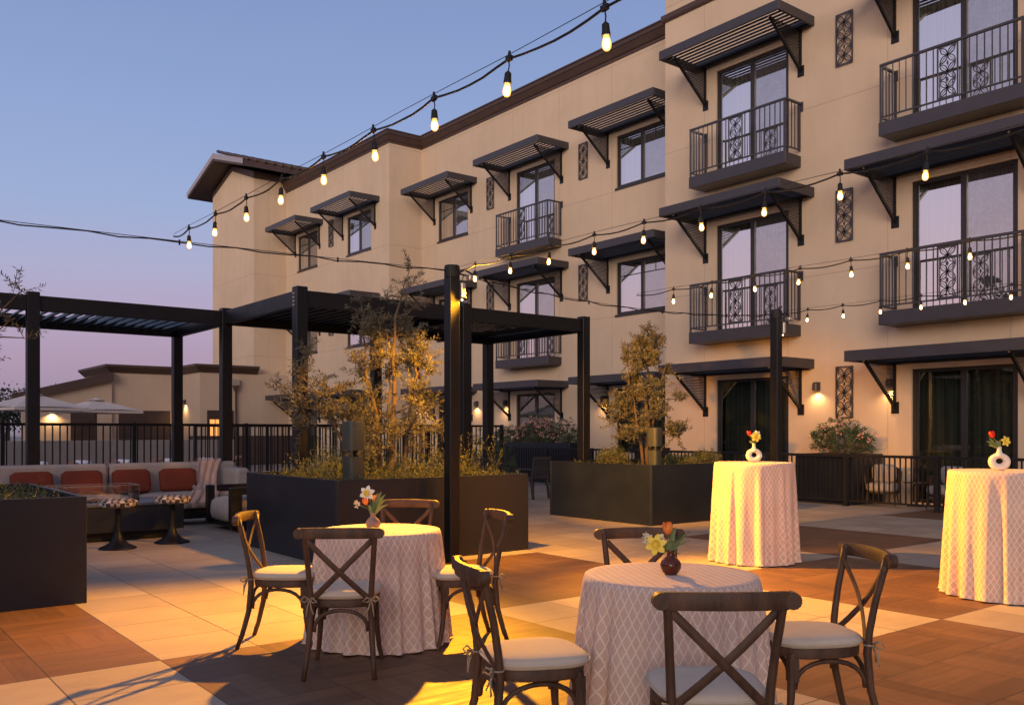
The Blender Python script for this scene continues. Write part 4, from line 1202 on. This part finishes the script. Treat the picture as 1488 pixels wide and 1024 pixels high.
def daffodil(ps, cup, c, d, r_):
    d = Vector(d).normalized(); a = d.orthogonal().normalized(); b = d.cross(a); c = Vector(c)
    for k in range(6):
        t = 2*pi*k/6; u = a*cos(t) + b*sin(t); s_ = d.cross(u)
        P = [c, c+u*r_*.45+s_*r_*.32+d*r_*.1, c+u*r_*.8+s_*r_*.25+d*r_*.12, c+u*r_*1.05, c+u*r_*.8-s_*r_*.25+d*r_*.12, c+u*r_*.45-s_*r_*.32+d*r_*.1]
        k0 = len(ps.v); ps.v += [tuple(q) for q in P]; ps.f.append([k0+i for i in range(6)]); ps.m.append(0); ps.uv.append(None)
    pts = [c, c + d*r_*.35]; cup.tube([c, c+d*r_*.2, c+d*r_*.42], [r_*.22, r_*.27, r_*.42], 12, caps=False)
    cup.ball(tuple(c+d*r_*.12), r_*.18, n=8, m=5)
def leafblade(mb, p0, p1, w, bend=(0,0,.02)):
    p0 = Vector(p0); p1 = Vector(p1); d = (p1-p0); s_ = d.cross(Vector((.3,.5,1))).normalized()
    k0 = len(mb.v); n = 7
    for i in range(n+1):
        u = i/n; c = p0 + d*u + Vector(bend)*sin(pi*u); ww = w*sin(pi*min(1, .12+u*.88))**.8*.5
        dn = d.cross(s_).normalized()*ww*.35
        mb.v += [tuple(c-s_*ww+dn), tuple(c), tuple(c+s_*ww+dn)]
    for i in range(n):
        for j in range(2): mb.f.append([k0+i*3+j, k0+i*3+j+1, k0+(i+1)*3+j+1, k0+(i+1)*3+j]); mb.m.append(0); mb.uv.append(None)
RT = Vector((CA, -SA, 0)); FW = Vector((SA, CA, 0)); UPV = Vector((0,0,1))
def cam(r_, u, f=0.0): return RT*r_ + UPV*u + FW*f
def bouquet(loc, label, spec):
    """spec: list of (kind, right, up, fwd, size) measured from the vase mouth"""
    o = empty('flower_bouquet', loc, 0, label, 'flowers')
    st = MB(); lf = MB()
    groups = {}
    for (kd, a, u, f, s_) in spec:
        tip = cam(a, u, f)
        if kd == 'leaf': leafblade(lf, cam(a*.1,-.01,f*.1), tip, s_, tuple(cam(-.01,.015))); continue
        st.tube([cam(0,-.05), cam(a*.3, u*.5, f*.3), tip], [.0028,.0026,.0024], 6)
        d = (tip - cam(0, -.03)).normalized()
        if kd in ('orange', 'red'):
            m = MB(); petal_cup(m, tip, (d + UPV*.6), s_*.5, s_*1.35, 6); m.build('tulip', M[kd], o, smooth=True)
        elif kd in ('yellow', 'whited'):
            ps, cp = MB(), MB(); daffodil(ps, cp, tip, (-FW*.9 + UPV*.15 + RT*a*3), s_)
            po = ps.build('daffodil', M['yellow' if kd == 'yellow' else 'white'], o); cp.build('trumpet', M['yellow'], po, smooth=True)
        elif kd == 'spray':
            m = MB(); r_ = random.Random(int(a*1000))
            for q in range(26):
                c = tip + rvec(r_)*s_*r_.uniform(.3,1)
                for w in range(4): leaf_mesh(m, c, rvec(r_), rvec(r_), .010, .009)
                st.tube([tip - d*.02, c], .0007, 3, caps=False)
            m.build('white_spray', M['white'], o)
    st.build('stem', M['stem'], o, smooth=True)
    if lf.v: lf.build('leaf', M['leafg'], o, smooth=True)
    return o
def bud_vase(x, y, z, label, mt, s=1.0, prof=None):
    o = MB().lathe([(.0001,0),(.026*s,0),(.036*s,.012*s),(.046*s,.034*s),(.046*s,.048*s),(.036*s,.066*s),(.020*s,.080*s),(.016*s,.090*s),(.016*s,.102*s),(.020*s,.108*s),(.017*s,.109*s),(.012*s,.09*s)], 28).build('bud_vase', M[mt], smooth=True)
    o.location = (x, y, z); return tag(o, label, 'vase')
v1 = (T1[0]-.02*CA, T1[1]+.02*SA+0.0, T1[2]); v1 = (3.09, 5.51, T1[2])
bud_vase(*v1, 'small clay bud vase on the farther low table', 'grey_cer', 1.1)
bouquet((v1[0], v1[1], v1[2]+.118), 'small bouquet of orange tulips and white flowers on the farther low table',
  [('orange',-.045,.055,0,.038),('orange',.005,.075,.02,.036),('whited',-.04,.135,0,.055),('spray',-.115,.06,0,.028),('leaf',.06,.15,0,.035),('leaf',.085,.13,.02,.032),('leaf',.11,.06,-.02,.035),('leaf',.03,.14,.03,.03),('leaf',-.02,.06,-.02,.02),('leaf',.09,.09,0,.03)])
v2 = (3.255, 2.93, T2[2])
v2 = (3.25+.0, 2.92, T2[2])
bud_vase(*v2, 'glossy brown bud vase on the nearest low table', 'brown_cer', 1.08)
bouquet((v2[0], v2[1], v2[2]+.116), 'bouquet with one orange tulip, a yellow daffodil and pale leaves on the nearest low table',
  [('orange',-.012,.075,0,.045),('yellow',-.075,.03,-.03,.052),('spray',-.115,.058,0,.028),('spray',-.045,.055,.02,.018),('leaf',.03,.11,.02,.03),('leaf',.075,.085,0,.028),('leaf',.10,.09,.01,.032),('leaf',.06,.06,-.03,.04),('leaf',.045,-.02,-.03,.025),('leaf',.10,.045,-.01,.02),('leaf',.0,.05,-.04,.035)])
def donut_vase(x, y, z, label, rz=0, squash=1.0):
    m = MB(); n = 40; pts = []; rad = []
    for i in range(n+1):
        t = 2*pi*i/n; Rr = .058
        px = sin(t)*Rr; pz = -cos(t)*Rr + .090
        pts.append((px, 0, pz)); rad.append(.031 + .004*cos(t))
    m.tube(pts, rad, 18, caps=False, flat=(1.0,1.0), ref=(0,1,0))
    m.v = [(p[0], p[1]*1.0, max(p[2], .0)*1.0) for p in m.v]
    m.lathe([(.050,.135),(.044,.150),(.032,.166),(.023,.180),(.0185,.197),(.0175,.228),(.0205,.235),(.0165,.235),(.014,.22)], 26, sx=1, sy=.85)
    o = m.build('donut_vase', M['white_cer'], smooth=True); o.location = (x, y, z); o.rotation_euler = (0, 0, rz); o.scale = (squash,1,.9)
    return tag(o, label, 'vase')
donut_vase(B1[0]-.0, B1[1]+.0, B1[2], 'white ring shaped vase with a round hole on the left high bar table', -.75)
bouquet((B1[0], B1[1], B1[2]+.21), 'red tulip and yellow daffodil posy on the left high bar table',
  [('red',-.045,.085,0,.042),('yellow',.012,.075,-.03,.060),('whited',.035,.10,.02,.05),('leaf',-.05,.03,0,.03),('leaf',.07,.05,0,.02),('leaf',-.01,.12,.02,.02)])
vB = (B2[0]-.03, B2[1]+.03)
donut_vase(vB[0], vB[1], B2[2], 'white ring shaped vase with a small hole on the right high bar table', -1.05)
bouquet((vB[0], vB[1], B2[2]+.205), 'red tulip and orange yellow bloom with drooping leaves on the right high bar table',
  [('red',-.055,.085,0,.045),('yellow',.045,.055,-.02,.048),('leaf',-.115,.06,0,.026),('leaf',-.10,.02,0,.026),('leaf',-.09,.09,.01,.024),('leaf',-.03,.06,-.02,.03),('leaf',.02,.07,.01,.035),('leaf',-.06,.04,.01,.03)])

# ------------------------------------------------------------------ lounge
S = empty('outdoor_sofa', (3.3, 14.3, 0), 0, 'long grey upholstered outdoor sofa on a low black base under the left pergola', 'sofa')
SI = Matrix.Translation(Vector((-3.3, -14.3, 0)))
def sb(mb, nm, mt, par=S, **kw): mb.xf(SI); return mb.build(nm, M[mt], par, **kw)
def softbox(x0, x1, y0, y1, z0, z1, e=8, b=.04):
    m = MB(); m.pillow(((x0+x1)/2,(y0+y1)/2,(z0+z1)/2), x1-x0, y1-y0, z1-z0, e=e); return m
sb(MB().bbox(.9, 5.55, 13.95, 14.8, .10, .24, .01), 'base_frame', 'black')
for x in (1.1, 2.5, 3.9, 5.4):
    sb(MB().box(x-.03, x+.03, 14.0, 14.06, 0, .1), 'leg', 'black')
for (a, b) in ((.92,2.42),(2.44,3.92),(3.94,5.5)):
    sb(softbox(a, b, 13.92, 14.62, .25, .50), 'seat_cushion', 'grey_fab', smooth=True)
for (a, b) in ((.92,3.62),(3.64,5.62)):
    m = MB(); n = 20
    m.bbox(a, b, 14.60, 14.86, .26, .95, .045); sb(m, 'back_cushion', 'grey_fab')
sb(MB().bbox(5.36, 5.60, 13.95, 14.598, .26, .86, .05), 'armrest', 'grey_fab')
GP = 'rust red pillows on the long sofa'
for k, (x, lb_) in enumerate(((2.55, 'rust red pillow, first from the left on the sofa'), (3.22, 'rust red pillow, second from the left on the sofa'), (3.92, 'rust red pillow, third from the left on the sofa'), (4.62, 'rust red pillow beside the throw blanket on the sofa'))):
    m = MB(); m.pillow((0,0,0), .56, .37, .15, e=10, M=Matrix.Rotation(math.radians(72), 3, 'X')); m.v = [tuple(Vector(p)*1.0) for p in m.v]
    o = m.build('throw_pillow', M['rust'], smooth=True); o.location = (x, 14.47, .68); o.rotation_euler = (0, 0, .05*(-1)**k); tag(o, lb_, 'pillow', GP)
# throw blanket draped over the corner
m = MB(); nu, nv = 26, 60
path = [(14.90,.42),(14.91,.70),(14.90,.955),(14.80,.985),(14.62,.975),(14.57,.90),(14.52,.76),(14.44,.62),(14.30,.545),(14.05,.535),(13.90,.525),(13.87,.42),(13.86,.34)]
for i in range(nv+1):
    u = i/nv*(len(path)-1); j = min(len(path)-2, int(u)); a = u-j
    y = path[j][0]*(1-a)+path[j+1][0]*a; z = path[j][1]*(1-a)+path[j+1][1]*a
    sh = -.55*(i/nv)**1.5
    for k in range(nu+1):
        v = k/nu-.5; wdt = .34 + .30*abs(.5 - i/nv)
        m.v.append((5.28 + sh*1.0 + v*wdt, y - .012*sin(k*.8+.5), z + .010*sin(k*.8+i*.05)+.008))
for i in range(nv):
    for k in range(nu): m.f.append([i*(nu+1)+k, i*(nu+1)+k+1, (i+1)*(nu+1)+k+1, (i+1)*(nu+1)+k]); m.m.append(0); m.uv.append(None)
r = random.Random(4)
for k in range(nu+1):
    b = m.v[nv*(nu+1)+k]; m.bar(b, (b[0]+r.uniform(-.01,.01), b[1]-.01, b[2]-.07), .008, .006)
o = m.build('throw_blanket', M['throw'], smooth=True); tag(o, 'pinkish ribbed throw blanket draped over the right end of the sofa', 'blanket')
# fire table
F = empty('fire_table', (2.8, 13.0, 0), 0, 'long black rectangular fire table with a clear glass wind guard in front of the sofa', 'fire table')
MB().bbox(-1.4, 1.27, -.5, .5, .12, .46, .008).build('body', M['planter'], F)
MB().bbox(-1.3, 1.17, -.4, .4, 0, .12, .004).build('plinth', M['black'], F)
MB().bbox(-1.42, 1.29, -.52, .52, .461, .50, .005).build('top_slab', mat('slab', (.10,.10,.12), .4), F)
m = MB()
for (a, b, c, d) in ((-.75,.75,-.26,-.25),(-.75,.75,.25,.26),(-.75,-.74,-.249,.249),(.74,.75,-.249,.249)): m.box(a, b, c, d, .51, .72)
m.build('glass_guard', M['clear'], F)
m = MB()
for (a, b, c, d) in ((-.755,.755,-.263,-.247),(-.755,.755,.247,.263),(-.755,-.737,-.247,.247),(.737,.755,-.247,.247)): m.box(a, b, c, d, .72, .7235)
for (a, b) in ((-.75,-.255),(.745,-.255),(-.75,.25),(.745,.25)): m.box(a, a+.006, b, b+.006, .51, .72)
m.build('glass_edge', mat('glass_edge_grey', (.25,.26,.26), .3), F)
m = MB(); r = random.Random(9)
for k in range(60): m.ball((r.uniform(-.68,.68), r.uniform(-.2,.2), .51), r.uniform(.015,.03), n=6, m=4)
m.build('lava_rock', M['black'], F)
# tulip stools
def stool(x, y, label):
    o = empty('tulip_stool', (x, y, 0), .4, label, 'stool', 'checked tulip stools')
    m = MB().lathe([(.0001,0),(.215,0),(.218,.012),(.19,.028),(.12,.062),(.065,.12),(.036,.22),(.032,.40),(.036,.50),(.10,.515),(.10,.52)], 36); m.build('pedestal', M['black'], o, smooth=True)
    m = MB().lathe([(.0001,.515),(.19,.515),(.222,.53),(.232,.56),(.222,.59),(.18,.61),(.10,.618),(.0001,.62)], 40); m.build('cushion', M['check'], o, smooth=True)
    return o
stool(3.02, 11.75, 'black tulip base stool with checked seat, nearer the left planter')
stool(3.74, 11.95, 'black tulip base stool with checked seat, nearer the armchair')
# armchair
A_ = empty('outdoor_armchair', (5.2, 13.03, 0), 0, 'cube armchair with black slab frame and grey cushion right of the fire table', 'armchair')
for (y, nm) in ((-.47,'arm_frame'), (.47,'arm_frame')):
    m = MB(); y0, y1 = y-.05, y+.05
    m.bbox(-.47, -.30, y0, y1, .06, .64, .006) if y < 0 else m.bbox(-.47, -.36, y0, y1, .06, .64, .006)
    m.bbox(-.299, .45, y0, y1, .54, .64, .006); m.bbox(.33, .45, y0, y1, .16, .538, .006); m.bbox(-.299, .45, y0, y1, .06, .158, .006)
    m.build(nm, M['black'], A_)
m = MB(); m.pillow((-.05,0,.31), .84, .82, .36, e=9); m.build('seat_cushion', M['grey_fab'], A_, smooth=True)
m = MB(); m.pillow((.32,0,.60), .22, .80, .46, e=7); m.build('back_cushion', M['grey_fab'], A_, smooth=True)
MB().bbox(-.40, .42, -.418, .418, .06, .125, .004).build('base_frame', M['black'], A_)
# dining set under the pergola
def slat_chair(x, y, rz, label, h=.90):
    o = empty('slat_chair', (x, y, 0), rz, label, 'chair', 'dark slatted outdoor chairs')
    for sx in (-1, 1):
        MB().bar((sx*.24,.22,0), (sx*.24,.22,.42), .045, .045, up=(0,1,0)).build('leg', M['char'], o)
        MB().bar((sx*.24,-.27,0), (sx*.24,-.20,.42), .045, .045, up=(0,1,0)).build('leg', M['char'], o)
        MB().bbox(sx*.25-.025, sx*.25+.025, -.22, .24, .62, .65, .004).build('armrest', M['char'], o)
    m = MB()
    for k in range(7): m.box(-.23, .23, -.21+k*.066, -.155+k*.066, .42, .44)
    m.build('seat', M['char'], o)
    m = MB()
    m.bar((-.25,-.30,h-.03), (.25,-.30,h-.03), .03, .06); m.bar((-.25,-.235,.47), (.25,-.235,.47), .03, .05)
    for k in range(8):
        x_ = -.215 + k*.0615; m.bar((x_,-.24,.48), (x_,-.30,h-.04), .034, .012, up=(0,1,0))
    for sx in (-1, 1): m.bar((sx*.24,-.22,.42), (sx*.24,-.303,h), .03, .045, up=(0,1,0))
    m.build('backrest', M['char'], o)
    return o
T = empty('dining_table', (11.2, 16.1, 0), 0, 'dark outdoor dining table under the pergola between the two tree planters', 'table')
m = MB()
for k in range(8): m.box(-1.3, .9, -.44+k*.11, -.34+k*.11, .72, .75)
m.build('tabletop', M['char'], T)
for (x, y) in ((-1.2,-.38),(.8,-.38),(-1.2,.38),(.8,.38)): MB().box(x-.04, x+.04, y-.04, y+.04, 0, .718).build('leg', M['char'], T)
slat_chair(12.3, 15.0, 0.1, 'dark slatted dining chair nearest the gap between the planters')
slat_chair(11.0, 15.2, -.1, 'dark slatted dining chair second from the gap, seen above the left planter')
slat_chair(10.35, 15.3, .05, 'dark slatted dining chair third from the gap, partly behind the light post')
slat_chair(11.5, 17.1, pi, 'dark slatted dining chair on the far side of the dining table')
slat_chair(16.75, 12.3, pi/2+.3, 'dark slatted chair on the patio left of the tall bar table post')
slat_chair(17.9, 17.6, pi/2, 'dark slatted chair on the patio behind the slim olive planter')
# woven patio chairs
def barrel_chair(x, y, rz, label):
    o = empty('woven_armchair', (x, y, 0), rz, label, 'armchair', 'woven armchairs on the room patios')
    m = MB(); n = 22
    for i in range(n+1):
        a = pi*(1.08) * (i/n) + pi*.96; rx = .33; ry = .32
        x0, y0 = rx*cos(a), ry*sin(a); top = .60 + .18*max(0, -sin(a))**1.0
        m.v += [(x0*.93, y0*.93, .24), (x0*1.06, y0*1.06, top), (x0*1.0, y0*1.0, top), (x0*.87, y0*.87, .24)]
    for i in range(n):
        for j in range(4): m.f.append([i*4+j, (i+1)*4+j, (i+1)*4+(j+1)%4, i*4+(j+1)%4]); m.m.append(0); m.uv.append(None)
    m.f += [[0,1,2,3],[n*4+3,n*4+2,n*4+1,n*4]]; m.m += [0,0]; m.uv += [None,None]
    m.build('shell', M['rattan'], o, smooth=True, angle=40)
    for (lx, ly) in ((-.24,.22),(.24,.22),(-.22,-.22),(.22,-.22)): MB().tube([(lx*1.1,ly*1.1,0),(lx,ly,.26)], [.014,.02], 8).build('leg', M['rattan'], o)
    MB().pillow((0,.03,.36), .56, .56, .17, e=5).build('seat_cushion', M['grey_fab'], o, smooth=True)
    MB().pillow((0,-.17,.62), .46, .36, .14, e=5, M=Matrix.Rotation(math.radians(78), 3, 'X')).build('back_cushion', M['grey_fab'], o, smooth=True)
    m = MB().lathe([(.30,.235),(.31,.25),(.30,.275)], 24); m.build('seat_ring', M['rattan'], o)
    return o
barrel_chair(16.62, 9.42, pi/2+.35, 'woven barrel armchair with pale cushions behind the railing, left one between the bar tables')
barrel_chair(16.62, 8.15, pi/2-.15, 'woven barrel armchair with pale cushions behind the railing, just left of the right bar table')
o = empty('side_table', (16.75, 8.82, 0), 0, 'small dark side table between the two woven armchairs', 'table')
MB().lathe([(.22,.45),(.22,.47),(0,.47)], 24).build('tabletop', M['rattan'], o); MB().lathe([(.03,0),(.03,.45)], 10).build('column', M['rattan'], o)
MB().lathe([(.16,0),(.16,.015),(.0,.02)], 18).build('base', M['rattan'], o)
# bench under the long oleander planter
o = empty('patio_bench', (17.0, 17.4, 0), 0, 'pale cushioned patio seat behind the railing near the recessed doors', 'bench')
MB().bbox(-.3, .3, -.9, .9, .12, .34, .01).build('base', M['rattan'], o); MB().bbox(-.3, .28, -.88, .88, .342, .50, .04).build('cushion', M['grey_fab'], o)
MB().bbox(.3, .42, -.9, .9, .34, .86, .04).build('backrest', M['grey_fab'], o)

# ------------------------------------------------------------------ pool side
def parasol(x, y, hr, ze, za, label, rz=.3):
    o = empty('pool_parasol', (x, y, 0), rz, label, 'parasol', 'square parasols by the pool')
    m = MB(); n = 4; N_ = 12; vs = []
    cs = [(hr,hr),(-hr,hr),(-hr,-hr),(hr,-hr)]
    for q in range(4):
        a, b = cs[q], cs[(q+1)%4]; k0 = len(m.v)
        for i in range(N_+1):
            u = i/N_
            for j in range(N_+1):
                v = j/N_; x_ = (a[0]*(1-v)+b[0]*v)*u; y_ = (a[1]*(1-v)+b[1]*v)*u
                m.v.append((x_, y_, za - (za-ze)*u - .05*sin(pi*v)*u*(1-u)*2 + .04*u*u*sin(pi*v)))
        for i in range(N_):
            for j in range(N_): m.f.append([k0+i*(N_+1)+j, k0+(i+1)*(N_+1)+j, k0+(i+1)*(N_+1)+j+1, k0+i*(N_+1)+j+1]); m.m.append(0); m.uv.append(None)
    cn = m.build('canopy', M['umb'], o, smooth=True)
    m = MB().lathe([(.34,za-.055),(.05,za+.03),(.02,za+.06)], 12); m.build('vent', M['umb'], cn)
    m = MB()
    for (a, b) in ((0,1),(1,2),(2,3),(3,0)): m.add([(cs[a][0],cs[a][1],ze),(cs[b][0],cs[b][1],ze),(cs[b][0],cs[b][1],ze-.10),(cs[a][0],cs[a][1],ze-.10)], [(0,1,2,3)])
    m.build('valance', M['umb'], cn)
    MB().tube([(0,0,0),(0,0,za)], .03, 10).build('pole', M['teak'], o); MB().lathe([(.012,za+.06),(.03,za+.10),(.001,za+.17)], 10).build('finial', M['galv'], o)
    MB().bbox(-.3,.3,-.3,.3,0,.09,.01).build('base', M['concrete'], o)
    for (a, b) in cs: MB().tube([(0,0,za-.04),(a*.97,b*.97,ze-.015)], .012, 5).build('rib', M['teak'], o)
    return o
parasol(6.5, 36.6, 1.36, 2.28, 2.82, 'beige square pool parasol at the left edge behind the pergola post')
parasol(9.0, 38.2, 1.25, 2.25, 2.72, 'beige square pool parasol in front of the dark pavilion doors')
def lounger(x, y, rz, label):
    o = empty('pool_lounger', (x, y, 0), rz, label, 'sun lounger', 'teak loungers by the pool')
    m = MB()
    for s_ in (-1, 1): m.box(-1.0, .9, s_*.32-.025, s_*.32+.025, .28, .34)
    for k in range(14): m.box(-.98+k*.09, -.91+k*.09, -.295, .295, .30, .32)
    m.build('frame', M['teak'], o)
    for (a, b) in ((-.9,-.3),(-.9,.3),(.75,-.3),(.75,.3)): MB().box(a-.03, a+.03, b-.03, b+.03, 0, .28).build('leg', M['teak'], o)
    m = MB().bar((.25,0,.34), (.95,0,.52), .60, .05, up=(0,0,1)); m.build('backrest', M['teak'], o)
    return o
def towel(x, y, rz, z, label):
    m = MB().tube([(0,-.28,0),(0,.28,0)], .085, 14); m.lathe([(.0,0)],3) if 0 else None
    o = m.build('rolled_towel', M['towel'], smooth=True, angle=50); o.location = (x, y, z); o.rotation_euler = (0, 0, rz); return tag(o, label, 'towel', 'rolled towels on the pool loungers')
lw = ['first from the left, behind the pergola post', 'second from the left, below the first parasol', 'middle one, below the second parasol', 'second from the right, in front of the dark doors', 'rightmost one, near the lit wall corner']
for k, x in enumerate((6.2, 7.5, 8.8, 10.4, 11.7)):
    lounger(x, 31.2+.2*k, .5, 'teak pool lounger behind the fence, ' + lw[k])
    towel(x-.55, 30.95+.2*k, .5, .43, 'rolled pale towel on the lounger, ' + lw[k])

# ------------------------------------------------------------------ camera, sky, lights
cd = bpy.data.cameras.new('camera'); co = bpy.data.objects.new('camera', cd); C.objects.link(co)
co.location = (0, 0, 1.45); co.rotation_euler = (pi/2, 0, -math.radians(38.06))
cd.sensor_width = 36; cd.lens = 31.64; cd.shift_y = 114/1488; cd.clip_end = 1500; cd.clip_start = .05
bpy.context.scene.camera = co

wd = bpy.data.worlds.new('World'); bpy.context.scene.world = wd; wd.use_nodes = True
N = NT(wd.node_tree); bg = wd.node_tree.nodes['Background']
tc = N.n('ShaderNodeTexCoord').outputs['Generated']
nv = N.n('ShaderNodeVectorMath', operation='NORMALIZE', i_0=tc).outputs[0]
sp = N.n('ShaderNodeSeparateXYZ', i_0=nv)
def srgb(r_, g, b): 
    f = lambda c: (c/255/12.92) if c/255 <= .04045 else ((c/255+.055)/1.055)**2.4
    return (f(r_), f(g), f(b), 1)
def ramp(fac, stops):
    r_ = N.n('ShaderNodeValToRGB'); N.l(fac, r_.inputs[0]); e = r_.color_ramp
    e.elements[0].position = stops[0][0]; e.elements[0].color = stops[0][1]
    e.elements[1].position = stops[1][0]; e.elements[1].color = stops[1][1]
    for (p, c) in stops[2:]:
        x = e.elements.new(p); x.color = c
    return r_.outputs[0]
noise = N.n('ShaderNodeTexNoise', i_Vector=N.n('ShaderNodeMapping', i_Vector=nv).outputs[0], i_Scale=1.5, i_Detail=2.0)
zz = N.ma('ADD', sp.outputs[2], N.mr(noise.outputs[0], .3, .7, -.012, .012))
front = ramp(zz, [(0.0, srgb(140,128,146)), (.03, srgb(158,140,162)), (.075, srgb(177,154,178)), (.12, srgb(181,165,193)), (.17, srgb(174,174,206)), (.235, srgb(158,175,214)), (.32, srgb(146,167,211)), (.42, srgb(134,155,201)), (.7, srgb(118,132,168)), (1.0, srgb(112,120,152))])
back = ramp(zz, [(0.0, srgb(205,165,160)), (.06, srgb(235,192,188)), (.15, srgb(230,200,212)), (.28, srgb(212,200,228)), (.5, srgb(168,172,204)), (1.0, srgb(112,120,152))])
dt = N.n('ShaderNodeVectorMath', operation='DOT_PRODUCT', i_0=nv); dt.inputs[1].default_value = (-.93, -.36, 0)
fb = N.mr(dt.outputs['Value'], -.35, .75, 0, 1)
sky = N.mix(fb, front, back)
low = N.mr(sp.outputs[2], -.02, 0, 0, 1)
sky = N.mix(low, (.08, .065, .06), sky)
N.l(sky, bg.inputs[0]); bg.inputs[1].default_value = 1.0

sl = bpy.data.lights.new('afterglow_sun', 'SUN'); sl.energy = 2.9; sl.angle = math.radians(40); sl.color = (1, .82, .63)
so = bpy.data.objects.new('afterglow_sun', sl); C.objects.link(so)
az = Vector((.80, .60, 0)).normalized(); el = math.radians(4.5)
so.rotation_euler = Vector((az.x*cos(el), az.y*cos(el), -sin(el))).to_track_quat('-Z', 'Y').to_euler()

def spot(parent, loc, aim, W, ang, blend, col=(1, .50, .14), sz=.05, name='flood_lamp'):
    ld = bpy.data.lights.new(name, 'SPOT'); ld.energy = W; ld.color = col; ld.spot_size = math.radians(ang); ld.spot_blend = blend; ld.shadow_soft_size = sz
    o = bpy.data.objects.new(name, ld); C.objects.link(o); o.parent = parent; o.location = loc
    o.rotation_euler = Vector(aim).to_track_quat('-Z', 'Y').to_euler()
def area(parent, loc, aim, W, size, col, name='flood_lamp'):
    ld = bpy.data.lights.new(name, 'AREA'); ld.shape = 'DISK'; ld.size = size; ld.energy = W; ld.color = col
    o = bpy.data.objects.new(name, ld); C.objects.link(o); o.parent = parent; o.location = loc
    o.rotation_euler = Vector(aim).to_track_quat('-Z', 'Y').to_euler()
AMB = (1, .40, .015)
area(post1, (.20, -.12, 3.0), (.22, -.97, -.30), 190, .10, AMB)
spot(post1, (.20, -.12, 3.0), (-4.9, -2.3, -2.6), 4600, 84, 1.0, col=AMB)
spot(post1, (.20, -.12, 3.0), (2.3, -5.8, -3.6), 4400, 84, 1.0, col=AMB)
spot(post1, (.20, -.12, 3.0), (-2.6, -5.6, -2.4), 700, 50, 1.0, col=AMB)
spot(post1, (.22, -.02, 3.0), (.0, .56, -1.0), 850, 108, .5, col=AMB)
spot(post1, (.24, -.04, 3.0), (.93, .35, -.30), 3200, 46, .6, col=AMB)

sc = bpy.context.scene
sc.render.engine = 'CYCLES'
sc.view_settings.view_transform = 'Standard'; sc.view_settings.look = 'None'; sc.view_settings.exposure = 0; sc.view_settings.gamma = 1
sc.cycles.max_bounces = 8; sc.cycles.transparent_max_bounces = 16
sc.cycles.sample_clamp_indirect = 6
